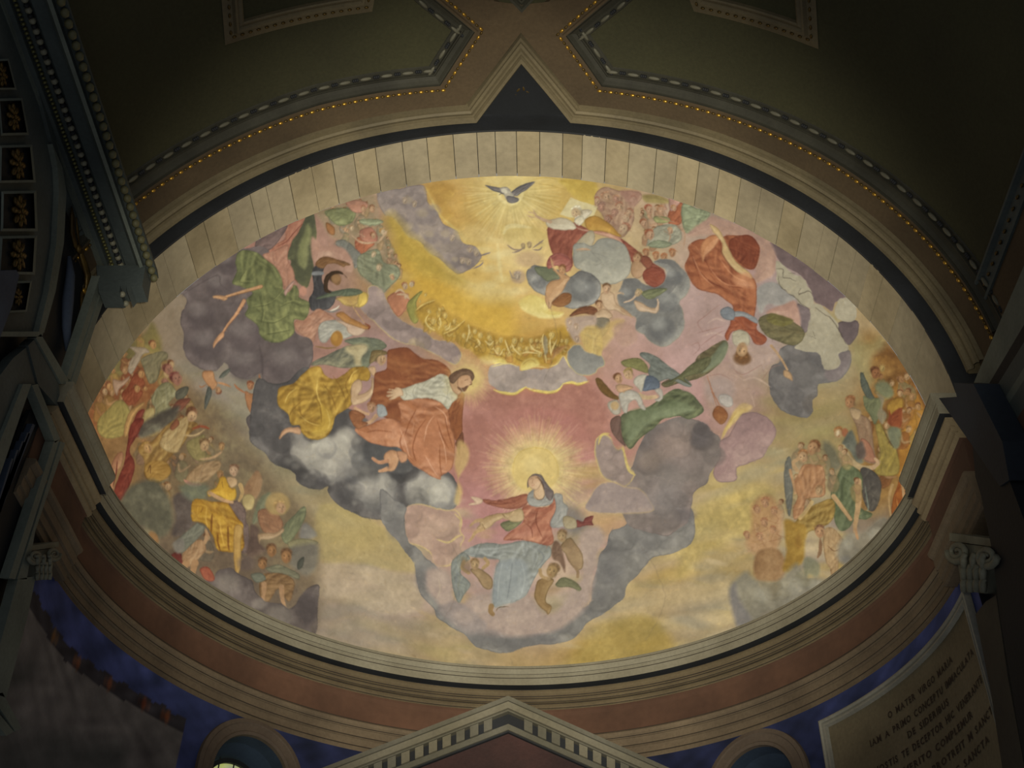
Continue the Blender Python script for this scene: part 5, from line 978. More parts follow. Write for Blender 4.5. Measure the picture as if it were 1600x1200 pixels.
for it in range(400):
    old = LB.copy()
    for ax in (0, 1):
        for s_ in (slice(None, None, 1), slice(None, None, -1)):
            a = LB if ax == 0 else LB.T; b = G if ax == 0 else G.T; a = a[s_]; b = b[s_]
            for k in range(1, a.shape[0]) if it < 6 else ():
                m_ = (b[k] == b[k-1]) & (b[k] > 0); a[k] = np.where(m_, np.minimum(a[k], a[k-1]), a[k])
    if (old == LB).all(): break
LB = LB.ravel(); labs, inv_, cnt = np.unique(LB, return_inverse=True, return_counts=True)
small = cnt[inv_] < 260; fid[small & (fid > 0)] = 0; LB[fid == 0] = 0
def sub(ids, name, parent=None):
    q = Q[np.isin(fid, ids)]
    if len(q) < 30: return None
    u, inv = np.unique(q, return_inverse=True); return vmesh(name, V[u], inv.reshape(-1, 4), pig[u], fres, parent)
fresco = sub([0], 'apse_fresco')
tag(fresco, 'great fresco of golden heaven, clouds and angels filling the apse half dome', 'fresco')
for i in range(1, len(PARTS)):
    for l_ in np.unique(LB[fid == i]):
        q_ = Q[LB == l_]; u_, v__ = np.unique(q_, return_inverse=True)
        o = vmesh(PARTS[i][0], V[u_], v__.reshape(-1, 4), pig[u_], fres, fresco); o['label'] = PARTS[i][1]
# ---------------------------------------------------------------- the stone arch ring in front of the fresco
ring = empty('trim_1', 'broad ring of pale stone blocks framing the front of the half dome', 'arch', kind='structure')
r_ = np.random.RandomState(4); a = -8.
k = 0
while a < 188:
    w = r_.uniform(2.7, 4.6); j = r_.uniform(-.0012, .0012); g = .055
    pr_ = [(1.0+j, -.240), (1.0+j, -.0826), (1.04, -.0826), (1.04, -.240)]
    revolve_y('stone', pr_, a+g, min(a+w, 188)-g, 5, stone if r_.rand() < .6 else stone2, ring, False, True); a += w; k += 1
t2 = tag(revolve_y('trim_2', [(.999, -.238), (.999, -.2415), (1.0, -.2425), (1.036, -.2425), (1.09, -.2430)], -8, 188, 160, darkb), 'blue black flat band around the outside of the pale stone ring', 'arch', kind='structure')
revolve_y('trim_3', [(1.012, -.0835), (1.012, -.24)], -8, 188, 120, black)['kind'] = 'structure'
# ---------------------------------------------------------------- barrel vault in front, laid out in (angle, y)
RV = 1.075
def vp(s, y, h): a = s/RV; r = RV-h; return (r*math.cos(a), y, r*math.sin(a))
ceil = revolve_y('ceiling', [(RV, -.25), (RV, -1.6)], 8, 172, 180, field, None, True); ceil['kind'] = 'structure'
def dens(path, step=.02):
    o = []
    for (a, b), (c, d) in zip(path[:-1], path[1:]):
        L = math.hypot(RV*math.radians(c-a), d-b); n = max(1, int(L/step))
        for i in range(n): o.append((RV*math.radians(a+(c-a)*i/n), b+(d-b)*i/n))
    o.append((RV*math.radians(path[-1][0]), path[-1][1])); return np.array(o)
def offs(p, d):
    t = np.diff(p, axis=0); t /= np.linalg.norm(t, axis=1)[:, None]; n = np.stack([-t[:, 1], t[:, 0]], -1)
    n0 = np.vstack([n[:1], n]); n1 = np.vstack([n, n[-1:]]); m = n0+n1; m /= (m*m).sum(1)[:, None]; return p+2*m*d
def vsweep(name, path, prof, m, parent=None, flip=1, smooth=False):
    p = dens(path); cols = [offs(p, d*flip) for d, h in prof]; v = []
    for i in range(len(p)):
        for c, (d, h) in zip(cols, prof): v.append(vp(c[i, 0], c[i, 1], h))
    o = raw(name, v, gridf(len(p), len(prof)), m, parent, smooth); return fixn(o)
mb = [(176, -.254), (150, -.254), (120, -.254), (95.27, -.2446), (88.27, -.428), (80.9, -.2492), (60, -.258), (4, -.258)]
t4 = vsweep('trim_4', mb, [(0, 0), (0, .040), (.004, .046), (.012, .045), (.016, .037), (.0165, .034), (.022, .034), (.03, .038), (.036, .034), (.037, .027), (.044, .028), (.046, .018), (.05, 0)], mould)
tag(t4, 'stepped grey plaster moulding that rises to a point over the stone ring', 'moulding', kind='structure')
LP = [(176, -.380), (150, -.380), (118.6, -.378), (100.34, -.3605), (94.62, -.5194), (99.76, -.6194), (106, -.76)]
RP = [(4, -.385), (40, -.380), (60, -.372), (76.48, -.3634), (82.13, -.5101), (76.27, -.624), (70, -.76)]
EG = {}
for nm, P_, fl, side in (('trim_5', LP, 1, 'left'), ('trim_6', RP, -1, 'right')):
    b = vsweep(nm, P_, [(-.095, 0), (-.094, .0178), (-.004, .020), (-.002, .026), (.004, .026)], brown, None, fl)
    tag(b, 'flat brown plaster band with a string of gilt beads on the %s of the vault' % side, 'moulding', kind='structure')
    c = vsweep('cove', P_, [(.004, .026), (.0045, .020), (.008, .020), (.014, .012), (.024, .008), (.028, .012), (.031, .012), (.032, .004), (.050, .003), (.052, 0)], bluem, b, fl)
    EG[nm] = (b, P_, fl)
def ellip(name, rx, ry, rz, m, seg=8, rg=5):
    bm = bmesh.new(); bmesh.ops.create_uvsphere(bm, u_segments=seg, v_segments=rg, radius=1); bmesh.ops.scale(bm, vec=(rx*S5, ry*S5, rz*S5), verts=bm.verts)
    me = bpy.data.meshes.new(name); bm.to_mesh(me); bm.free(); me.materials.append(m); me.polygons.foreach_set('use_smooth', [True]*len(me.polygons)); return me
m_gold = ellip('bead', .0075, .0045, .0045, gold); m_dgold = ellip('bead', .006, .0035, .0035, dull); m_long = ellip('bead', .017, .0052, .005, mat('long_bead_plaster', '5a584a', '444238', 3., .6, .05), 10, 6); m_dk = ellip('bead', .0040, .0055, .005, darkb)
def along(P_, fl, d, h, step, me, parent, name, off=0., alt=None):
    p = offs(dens(P_, .01), d*fl); seg = np.diff(p, axis=0); L = np.concatenate([[0], np.cumsum(np.linalg.norm(seg, axis=1))]); s = off; k = 0
    while s < L[-1]:
        i = min(np.searchsorted(L, s, side='right')-1, len(seg)-1); q = p[i]+seg[i]*((s-L[i])/max(L[i+1]-L[i], 1e-9)); t = seg[i]/np.linalg.norm(seg[i])
        a = q[0]/RV; P0 = np.array(vp(q[0], q[1], h)); e1 = np.array([-math.sin(a), 0, math.cos(a)]); e2 = np.array([0, 1., 0]); nn = np.array([-math.cos(a), 0, -math.sin(a)])
        X = e1*t[0]+e2*t[1]; Y = np.cross(nn, X); o = bpy.data.objects.new(name, (alt if alt and k % 2 else me)); SC.collection.objects.link(o); o.parent = parent
        mw = Matrix.Identity(4)
        for r in range(3): mw[r][0] = X[r]; mw[r][1] = Y[r]; mw[r][2] = nn[r]; mw[r][3] = P0[r]*S5
        o.matrix_local = mw; s += step; k += 1
for nm, (b, P_, fl) in EG.items():
    along(P_, fl, -.013, .022, .0155, m_gold, b, 'gilt_bead', 0., m_dgold)
    along(P_, fl, .041, .008, .058, m_long, b, 'long_bead', .0)
    for dd in (.024, .0295, .035): along(P_, fl, .041, .007, .058, m_dk, b, 'dark_bead', dd)
# crossing of the bands above the point, upper frames, ornament in the dark triangle
def vpatch(name, poly, h, m, parent=None):
    v = [vp(RV*math.radians(a), y, h) for a, y in poly]; return raw(name, v, [tuple(range(len(v)))], m, parent)
cx_ = vpatch('trim_7', [(96.5, -.30), (94.8, -.52), (99.5, -.63), (88.15, -.592), (77, -.63), (82, -.51), (80, -.30), (88.27, -.512)], .0185, brown); tag(cx_, 'plain brown crossing of the vault bands above the point', 'moulding', kind='structure')
vsweep('trim_8', [(94, -.70), (88.15, -.5725), (82.3, -.70)], [(0, .012), (0, .026), (.006, .026), (.010, .018), (.016, .022), (.020, .022), (.022, 0)], bluem)['kind'] = 'structure'
tri = vpatch('trim_9', [(95.3, -.245), (88.27, -.43), (80.9, -.249)], .001, black); tri['kind'] = 'structure'
for q, (aq, yq, n) in enumerate(((88.3, -.31, 7),)):
    for k in range(n):
        o = bpy.data.objects.new('leaf', m_dgold); SC.collection.objects.link(o); o.parent = tri; t = 2*math.pi*k/n
        o.location = Vector(vp(RV*math.radians(aq)+.018*math.cos(t), yq+.018*math.sin(t), .003))*S5; o.rotation_euler = (0, 0, t); o.scale = (2, 1.5, 1)
fr = {}
for side, P_ in (('left', [(125.8, -.80), (126.8, -.671), (110.9, -.652), (108.6, -.80)]), ('right', [(51.2, -.80), (49.5, -.6817), (62.6, -.6727), (66, -.80)])):
    fl = 1 if side == 'left' else -1
    b = vsweep('picture_frame', P_, [(0, 0), (0, .012), (.004, .014), (.012, .010), (.016, .016), (.022, .016), (.026, .006), (.05, .002)], mould, None, -fl)
    tag(b, 'small beaded plaster frame set in the dark %s field of the vault' % side, 'frame')
    along(P_, -fl, .034, .006, .022, m_dgold, b, 'gilt_bead')
# ---------------------------------------------------------------- curved entablature under the fresco
prof_top = [(.968, .012), (.966, .002), (.968, -.006), (.972, -.013), (.9725, -.0145), (.974, -.0155), (.974, -.022), (.9765, -.024), (.977, -.0255), (.974, -.027), (.9735, -.047)]
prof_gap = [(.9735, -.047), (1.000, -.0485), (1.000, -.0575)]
prof_low = [(1.000, -.0575), (.984, -.058), (.983, -.064), (.986, -.070), (.992, -.076), (.9925, -.0785), (1.0, -.0800), (1.0, -.0835), (.990, -.084), (.9895, -.089), (.993, -.0925), (.9935, -.094), (1.003, -.095), (1.003, -.099), (.9955, -.0995), (.995, -.106), (.999, -.111), (1.002, -.1135)]
prof_fri = [(1.002, -.1135), (1.008, -.118), (1.009, -.130), (1.006, -.196), (1.004, -.202)]
prof_arc = [(1.004, -.202), (.990, -.203), (.986, -.208), (.988, -.216), (.994, -.221), (.9945, -.2235), (.998, -.2245), (.996, -.2255), (.996, -.247), (.9995, -.2485), (1.0015, -.2495), (1.0005, -.2515), (1.0005, -.271), (1.004, -.2725), (1.004, -.2735), (1.005, -.2745), (1.005, -.288), (1.010, -.2915)]
ent = tag(revolve_z('trim_10', prof_top, 0, 180, 200, corn), 'curved pale stone cornice with a deep shadow-coloured gap under the fresco', 'cornice', kind='structure')
revolve_z('shadow_groove', prof_gap, 0, 180, 200, darkb, ent)  # gap coloured dark for the shade under the corona
grv = mat('groove_shade', '332c24', '241f1a', 3., .9, .1)  # dark strips: shade between the mouldings, put in as colour
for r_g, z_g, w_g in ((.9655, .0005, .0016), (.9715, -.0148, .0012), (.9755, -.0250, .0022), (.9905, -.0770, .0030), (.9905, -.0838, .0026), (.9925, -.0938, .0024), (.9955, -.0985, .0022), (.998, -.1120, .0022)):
    revolve_z('shade_line', [(r_g-.0028, z_g+w_g/2), (r_g-.0034, z_g), (r_g-.0028, z_g-w_g/2)], 0, 180, 160, grv, ent); revolve_z('lower_moulding', prof_low, 0, 180, 200, cornw, ent)
fz = tag(revolve_z('trim_11', prof_fri, 0, 180, 200, redf), 'curved red brown painted frieze below the cornice', 'frieze', kind='structure')
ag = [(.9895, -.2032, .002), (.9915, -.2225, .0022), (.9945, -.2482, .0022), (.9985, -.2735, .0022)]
ar = tag(revolve_z('trim_12', prof_arc, 0, 180, 200, archi), 'curved brownish architrave of stepped bands under the red frieze', 'architrave', kind='structure')
for r_g, z_g, w_g in ag: revolve_z('shade_line', [(r_g-.002, z_g+w_g/2), (r_g-.0026, z_g), (r_g-.002, z_g-w_g/2)], 0, 180, 160, grv, ar)  # dark strips painting the shade between the architrave bands
# projecting straight pieces over the pilasters
for sgn, nm, side in ((-1, 'trim_13', 'left'), (1, 'trim_14', 'right')):
    xs = .034
    def ln(pr): return [(sgn*(r-xs+(.006 if sgn < 0 else .0)), z) for r, z in pr]
    def ey(name, pr, m, par=None, y0=.042, y1=-.46 if sgn < 0 else -.262):
        y1 = max(y1, -.295 if sgn < 0 else -.262)
        q = ln(pr); back = [(sgn*1.06, q[-1][1]), (sgn*1.06, q[0][1])]
        return extrude_y(name, q+back, y0, y1, m, par)
    b = ey(nm, prof_top, corn); tag(b, 'straight projecting end of the cornice on the %s of the apse' % side, 'cornice', kind='structure')
    ey('shadow_groove', [(r+.002, z) for r, z in prof_gap], darkb, b, .040); ey('lower_moulding', prof_low, cornw, b, .041)
    ey('frieze', prof_fri, redf, b, .036, -.60); ey('architrave', prof_arc, archi, b, .036, -.60)
# ---------------------------------------------------------------- curved wall below
wallm = mat('painted_wall_plaster', vcol=True, rough=.9, bump=.1, bscale=8, fine=.08)
nz, nf = 190, 900
F_, Z_ = np.meshgrid(np.radians(np.linspace(-4, 184, nf)), np.linspace(-.286, -1.5, nz), indexing='ij')
VW = np.stack([np.cos(F_), np.sin(F_), Z_], -1).reshape(-1, 3); d_ = VW-CP; z_ = d_@fw
I, J = np.meshgrid(np.arange(nf-1), np.arange(nz-1), indexing='ij'); QW = np.stack([I*nz+J, I*nz+J+1, (I+1)*nz+J+1, (I+1)*nz+J], -1).reshape(-1, 4)
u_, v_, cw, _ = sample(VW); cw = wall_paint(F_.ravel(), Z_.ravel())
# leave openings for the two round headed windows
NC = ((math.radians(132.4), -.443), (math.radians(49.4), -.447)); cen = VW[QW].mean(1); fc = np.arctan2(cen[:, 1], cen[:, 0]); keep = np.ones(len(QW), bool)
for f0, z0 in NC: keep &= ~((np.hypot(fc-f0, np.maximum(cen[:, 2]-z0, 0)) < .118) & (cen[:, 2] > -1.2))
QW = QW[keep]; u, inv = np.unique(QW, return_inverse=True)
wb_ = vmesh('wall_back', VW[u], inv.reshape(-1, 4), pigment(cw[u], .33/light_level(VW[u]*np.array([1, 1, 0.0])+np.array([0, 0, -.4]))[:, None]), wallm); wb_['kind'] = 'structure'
def cyl(f, z, r): return (r*math.cos(f), r*math.sin(f), z)
glassm = mat('lit_window_glass', 'c8d06a', 'a8b090', 6., .3, 0, emit=.5); leadm = mat('window_lead', '2a2c2c', '1c1e20', 3., .6, 0)
trimm = mat('window_surround_plaster', '564b40', '463c33', 1.5, .85, .1); revm = mat('window_reveal_paint', '2c3a4c', '1c2633', 1.5, .85, .1)
for q, (f0, z0) in enumerate(NC):
    th = np.linspace(-.5*math.pi-.0, 1.5*math.pi, 2)
    arc = [(math.cos(t), math.sin(t)) for t in np.linspace(0, math.pi, 36)]
    pth = [(1, -.6/.1)]+arc+[(-1, -.6/.1)]
    def P2(c, s, R, r):
        return cyl(f0+c*R, z0+(s*R if s > -2 else -.75), r)
    v = []; prf = [(.158, .999), (.157, .988), (.146, .985), (.143, .988), (.124, .988), (.121, .984), (.113, .986), (.112, 1.0)]
    for c, s in pth:
        for R, r in prf: v.append(P2(c, s, R, r))
    w = tag(fixn(raw('window_%d' % (q+1), v, gridf(len(pth), len(prf)), trimm)), 'round headed %s window in the blue wall under the architrave' % ('left' if q == 0 else 'right'), 'window', kind='structure')
    v = []
    for c, s in pth:
        for R, r in ((.112, .998), (.108, 1.04), (.085, 1.09), (.080, 1.10)): v.append(P2(c, s, R, r))
    raw('window_reveal', v, gridf(len(pth), 4), revm, w)
    v = [P2(c, s, .080, 1.095) for c, s in pth]; raw('pane', v, [tuple(range(len(v)))], glassm if q == 0 else mat('dark_window_glass', '39444a', '2c3438', 3, .3, 0), w)
    v = []
    for c, s in pth:
        for R, r in ((.080, 1.085), (.080, 1.08), (.068, 1.08), (.068, 1.09)): v.append(P2(c, s, R, r))
    raw('window_frame', v, gridf(len(pth), 4), leadm, w)
    for f in (-.04, 0, .04):
        v = [cyl(f0+f-.002, z0+.075, 1.088), cyl(f0+f+.002, z0+.075, 1.088), cyl(f0+f+.002, z0-.5, 1.088), cyl(f0+f-.002, z0-.5, 1.088)]; raw('glazing_bar', v, [(0, 1, 2, 3)], leadm, w)
# ---------------------------------------------------------------- inscription tablet
tab = empty('inscription_tablet', 'grey framed wall tablet with a long painted Latin inscription at lower right', 'inscription')
f1, f2, zt, zb = math.radians(37.1), math.radians(-1.5), -.337, -1.3
tabm = mat('tablet_plaster', '6c634e', '5a523f', 1.2, .85, .1); frm = mat('tablet_frame_stone', '8a887c', '6e6c62', 1.5, .8, .1); ink = mat('dark_letter_paint', '2b211b', '33281f', 4, .8, 0)
def cgrid(name, fa, fb, za, zb2, r, m, par, n=40): return raw(name, [cyl(f, z, r) for f in np.linspace(fa, fb, n) for z in (za, zb2)], gridf(n, 2), m, par)
cgrid('panel', f1, f2, zt, zb, .994, tabm, tab)
prf = [(0, .999), (0, .984), (.004, .982), (.009, .984), (.010, .988), (.014, .988), (.015, .984), (.019, .984), (.022, .9935)]
v = []
cor = [(f1, zb)]+[(f1, zt)]+[(f, zt) for f in np.linspace(f1, f2, 40)[1:-1]]+[(f2, zt), (f2, zb)]
for k, (f, z) in enumerate(cor):
    for o_, r in prf:
        ff = f1-o_ if f == f1 else (f2+o_ if f == f2 else f); zz = z-o_ if z == zt else z; v.append(cyl(ff, zz, r))
fixn(raw('frame', v, gridf(len(cor), len(prf)), frm, tab))
GLY = {}
def glyph(ch):
    if ch not in GLY:
        cu_ = bpy.data.curves.new('letter', 'FONT'); cu_.body = ch; cu_.size = 1; cu_.offset = .02; cu_.resolution_u = 2; o = bpy.data.objects.new('letter', cu_); SC.collection.objects.link(o)
        me = bpy.data.meshes.new_from_object(o.evaluated_get(bpy.context.evaluated_depsgraph_get())); bpy.data.objects.remove(o)
        v = np.array([tuple(q.co) for q in me.vertices]); f = [tuple(p.vertices) for p in me.polygons]; x0 = v[:, 0].min(); v[:, 0] -= x0; GLY[ch] = (v, f, v[:, 0].max())
        if ch in 'IMANTEHLDPFR':      # small serifs, as the painted roman capitals have
            w = v[:, 0].max(); xs = (0., w) if ch in 'MANH' else ((w/2,) if ch in 'IT' else (.06,))
            for x in xs:
                for z in ((0., .69) if ch not in 'A' else (0.,)):
                    if ch == 'T' and z > 0: continue
                    k = len(v); v = np.vstack([v, [(x-.10, z-.015, 0), (x+.12, z-.015, 0), (x+.12, z+.035, 0), (x-.10, z+.035, 0)]]); f = f+[(k, k+1, k+2, k+3)]
            GLY[ch] = (v, f, w)
    return GLY[ch]
def letters(txt, px0, px1, hgt):
    def fz_(x, y):
        d = ray(x, y); a = d[0]**2+d[1]**2; b = 2*(CP[0]*d[0]+CP[1]*d[1]); c = CP[0]**2+CP[1]**2-.99**2; t = (-b+math.sqrt(b*b-4*a*c))/2/a; p = CP+t*d; return math.atan2(p[1], p[0]), p[2]
    fa, za = fz_(*px0); fb, zb_ = fz_(*px1); z0 = (za+zb_)/2; pos = []; x = 0
    for ch in txt:
        if ch == ' ': x += .28; continue
        pos.append((ch, x)); x += glyph(ch)[2]+.17
    W0 = x-.17; ln_ = bpy.data.objects.new('inscription_line', None); SC.collection.objects.link(ln_); ln_.parent = tab
    for ch, xx in pos:
        v, f, w = glyph(ch); P3 = [cyl(fa+(fb-fa)*(xx+q[0])/W0, z0-hgt*.5+q[1]*hgt/.7, .9925) for q in v]; raw('letter', P3, f, ink, ln_)
for T_, a_, b_ in (('O  MATER  VIRGO  MARIA', (1385, 1114), (1486, 1033)), ('IAM  A  PRIMO  CONCEPTU  IMMACULATA', (1357, 1156), (1519, 1023)), ('DE  SIDERIBUS', (1416, 1146), (1480, 1098)),
                   ('HOSTIS  TE  DECEPTOR  HIC  VENERANTE', (1364, 1199), (1533, 1066)), ('MERITO  COMPLEMUR', (1410, 1199), (1518, 1120)), ('A  PROTREIT  M  SANCTI', (1440, 1210), (1550, 1108)), ('HIC  SANCTA', (1480, 1210), (1543, 1157))):
    letters(T_, a_, b_, .0155)
# ---------------------------------------------------------------- altar pediment
ped = empty('altar_pediment', 'grey stone pediment of the altar rising in front of the red frieze', 'pediment')
YP = .80
def ps(name, px, y, th, m): return slab(name, px, 1, y, th, m, ped)
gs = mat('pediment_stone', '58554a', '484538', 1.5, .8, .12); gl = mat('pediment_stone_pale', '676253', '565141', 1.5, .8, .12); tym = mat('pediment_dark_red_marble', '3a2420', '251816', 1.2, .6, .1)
def rake(name, o0, o1, y, th, m, x0=480, x1=1090, apx=794):
    L = lambda o: [(x0, 1087+o+(apx-x0)*.388), (apx, 1087+o), (x1, 1087+o+(x1-apx)*.448)]
    a_, b_ = L(o0), L(o1); slab(name+'', [a_[0], a_[1], b_[1], b_[0]], 1, y, th, m, ped); slab(name+'', [a_[1], a_[2], b_[2], b_[1]], 1, y, th, m, ped)
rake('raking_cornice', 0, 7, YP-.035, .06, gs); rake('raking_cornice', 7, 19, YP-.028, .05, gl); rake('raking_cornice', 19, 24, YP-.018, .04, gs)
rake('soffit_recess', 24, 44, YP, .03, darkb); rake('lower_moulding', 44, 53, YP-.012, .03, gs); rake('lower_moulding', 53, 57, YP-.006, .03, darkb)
rake('tympanum', 57, 150, YP+.004, .02, tym)
for sgn in (-1, 1):
    for k in range(1, 13):
        x = 794+sgn*(10+k*21.5); s = .388 if sgn < 0 else .448; y = 1087+abs(x-794)*s+25
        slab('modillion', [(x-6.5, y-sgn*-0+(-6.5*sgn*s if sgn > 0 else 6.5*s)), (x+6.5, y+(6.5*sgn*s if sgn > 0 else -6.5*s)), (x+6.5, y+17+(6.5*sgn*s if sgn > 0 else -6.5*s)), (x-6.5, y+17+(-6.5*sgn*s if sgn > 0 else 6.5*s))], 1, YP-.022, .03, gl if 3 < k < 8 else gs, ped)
# ---------------------------------------------------------------- left flank: side wall, coffered arch, entablature
wl = tag(slab('wall_left', [(-60, -60), (150, -60), (250, 400), (245, 440), (165, 482), (108, 596), (95, 690), (20, 900), (-60, 1100)], 0, -1.0, -.04, darkb), kind='structure')
XL = -.957
ca = empty('coffered_arch', 'grey green coffered side arch with gilt rosettes at far left', 'arch')
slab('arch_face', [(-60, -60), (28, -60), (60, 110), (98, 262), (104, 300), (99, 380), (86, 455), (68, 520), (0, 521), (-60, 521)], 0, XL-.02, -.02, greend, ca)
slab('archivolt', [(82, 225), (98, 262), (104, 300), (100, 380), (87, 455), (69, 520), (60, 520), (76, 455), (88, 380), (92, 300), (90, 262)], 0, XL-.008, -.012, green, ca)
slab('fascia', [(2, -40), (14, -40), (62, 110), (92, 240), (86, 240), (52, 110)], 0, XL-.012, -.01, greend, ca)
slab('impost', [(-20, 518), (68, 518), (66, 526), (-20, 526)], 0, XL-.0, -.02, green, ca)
slab('blue_pilaster', [(-20, 424), (26, 422), (30, 430), (20, 475), (0, 528), (-20, 560)], 0, XL+.015, -.02, mat('blue_plaster_side', '3c4656', '2c3442', 1.5, .8, .1), ca)
def rosette(parent, c, R, m=dull):
    v = []; f = []; np_ = 8
    def bm_(bm):
        for ringk, (rad, n, sz, zz) in enumerate(((.66, 8, .36, .05), (.34, 6, .26, .14), (0, 1, .2, .22))):
            for k in range(n):
                t = 2*math.pi*k/n+ringk*.4; mt = Matrix.Translation((math.cos(t)*rad, math.sin(t)*rad, zz)) @ Matrix.Rotation(t, 4, 'Z') @ Matrix.Diagonal((sz*1.15, sz*.62, sz*.42, 1))
                bmesh.ops.create_icosphere(bm, subdivisions=1, radius=1, matrix=mt)
    if 'ros' not in MATS:
        bm = bmesh.new(); bm_(bm); me = bpy.data.meshes.new('rosette'); bm.to_mesh(me); bm.free(); me.materials.append(m); me.polygons.foreach_set('use_smooth', [True]*len(me.polygons)); MATS['ros'] = me
    o = bpy.data.objects.new('rosette', MATS['ros']); SC.collection.objects.link(o); o.parent = parent; o.location = Vector(c)*S5; o.rotation_euler = (0, math.pi/2, 0); o.scale = (R*S5,)*3; return o
for q in ([(-16, 96), (12, 95), (23, 137), (-14, 137)], [(0, 158), (33, 157), (42, 207), (4, 208)], [(3, 231), (47, 230), (52, 281), (2, 282)], [(6, 303), (53, 302), (55, 357), (5, 357)], [(4, 373), (54, 372), (51, 425), (1, 424)], [(18, 443), (47, 442), (40, 484), (6, 486)]):
    c = np.mean(q, 0); big = [tuple(c+(np.array(p)-c)*1.16) for p in q]
    v = [on_plane(*p, 0, XL-.010) for p in big]+[on_plane(*p, 0, XL-.006) for p in q]+[on_plane(*p, 0, XL-.019)+np.array([0, 0, 0]) for p in q]
    fm = raw('coffer', v, [(j, (j+1) % 4, 4+(j+1) % 4, 4+j) for j in range(4)]+[(4+j, 4+(j+1) % 4, 8+(j+1) % 4, 8+j) for j in range(4)], green, ca); fixn(fm)
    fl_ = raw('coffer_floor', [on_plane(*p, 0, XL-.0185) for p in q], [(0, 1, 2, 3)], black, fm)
    cc = on_plane(c[0], c[1], 0, XL-.014); s = np.linalg.norm(on_plane(*q[0], 0, XL)-on_plane(*q[2], 0, XL))*.30; rosette(fm, cc, s*.8)
# pilaster strips and opening
pil = empty('pilaster_strips', 'pair of thin grey green pilaster strips between the coffered arch and the stone ring', 'pilaster')
for px in ([(156, 431), (164, 431), (121, 562), (110, 594), (104, 590)], [(166, 433), (173, 436), (118, 602), (110, 600)], [(84, 690), (93, 687), (24, 905), (14, 903)], [(95, 690), (102, 692), (55, 830), (42, 905), (27, 905)],
           [(36, 600), (49, 600), (-6, 760), (-20, 740)], [(50, 602), (59, 600), (94, 686), (86, 692)], [(28, 905), (56, 900), (44, 960), (10, 1090), (-20, 1080)], [(-5, 1085), (4, 1082), (34, 1138), (24, 1143), (-6, 1098)], [(-10, 1105), (22, 1143), (10, 1150), (-10, 1125)]):
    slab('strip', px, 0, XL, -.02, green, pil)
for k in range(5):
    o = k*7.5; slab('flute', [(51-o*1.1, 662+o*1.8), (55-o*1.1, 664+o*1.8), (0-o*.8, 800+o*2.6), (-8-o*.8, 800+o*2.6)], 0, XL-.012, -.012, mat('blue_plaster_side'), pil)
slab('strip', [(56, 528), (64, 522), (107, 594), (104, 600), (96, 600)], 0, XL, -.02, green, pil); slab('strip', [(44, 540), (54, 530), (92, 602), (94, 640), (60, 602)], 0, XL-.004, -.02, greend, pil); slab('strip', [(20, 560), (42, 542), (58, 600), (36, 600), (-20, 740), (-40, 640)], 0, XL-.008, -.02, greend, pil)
slab('opening', [(48, 640), (92, 690), (24, 905), (-20, 905), (-20, 800)], 0, XL-.025, -.01, black, pil)
# the straight entablature of the left flank, running toward the nave
el = empty('side_entablature', 'dark grey green beaded entablature running down the upper left', 'entablature')
def e2(x, y): p = on_plane(x, y, 1, -.262); return (p[0], p[2])
A0, B0, C0, D0, E0, F0 = e2(160, 429), e2(172, 429), e2(187, 430), e2(200, 432), e2(228, 437), e2(250, 437)
body = [e2(158, 430), e2(174, 430), e2(176, 424), e2(201, 424), e2(203, 433), e2(224, 434), e2(226, 440), e2(231, 440), e2(233, 434), e2(248, 435), (e2(248, 435)[0]-.01, e2(248, 435)[1]+.03), (-.925, .505), (-1.0, .37), (-1.015, e2(158, 430)[1])]
extrude_y('beam', body, -.262, -1.35, greend, el)
low = [e2(164, 481), e2(196, 481), e2(197, 471), e2(206, 471), e2(208, 481), e2(214, 473), e2(231, 472), e2(236, 440), e2(160, 440)]
extrude_y('lower_ledge', low, -.262, -.315, greend, el)
extrude_y('moulding', [e2(157, 432), e2(165, 434), e2(168, 428), e2(160, 424)], -.262, -1.35, green, el)
extrude_y('moulding', [e2(222, 438), e2(227, 444), e2(232, 442), e2(230, 434)], -.262, -1.35, green, el)
def row(px, me, step, name, y0=-.27, y1=-1.2, sc=(1, 1, 1)):
    x, z = e2(*px); y = y0
    while y > y1:
        o = bpy.data.objects.new(name, me); SC.collection.objects.link(o); o.parent = el; o.location = (x*S5, y*S5, z*S5); o.scale = sc; y -= step
m_sm = ellip('bead', .0052, .0036, .0052, mat('green_gilding', '6c6a40', '4a482c', 4., .4, .1, metal=.4), 8, 5); m_pl = ellip('bead', .0075, .0075, .0075, pearl, 10, 6); m_eg = ellip('bead', .009, .0105, .010, mat('egg_plaster', '5c5a40', '46442e', 3, .6, .1), 8, 6)
row((180, 427), m_sm, .0105, 'small_bead'); row((194, 429), m_pl, .0235, 'pearl_bead'); row((242, 438), m_eg, .0245, 'egg')
row((194, 429), m_dk, .0235, 'dark_bead', -.2815, -1.2, (1.6, 1, 1.6))
x_, z_2 = e2(196, 474)
for k in range(2): o = bpy.data.objects.new('pearl_bead', m_pl); SC.collection.objects.link(o); o.parent = el; o.location = (e2(198, 478)[0]*S5, (-.27-k*.03)*S5, e2(198, 478)[1]*S5)
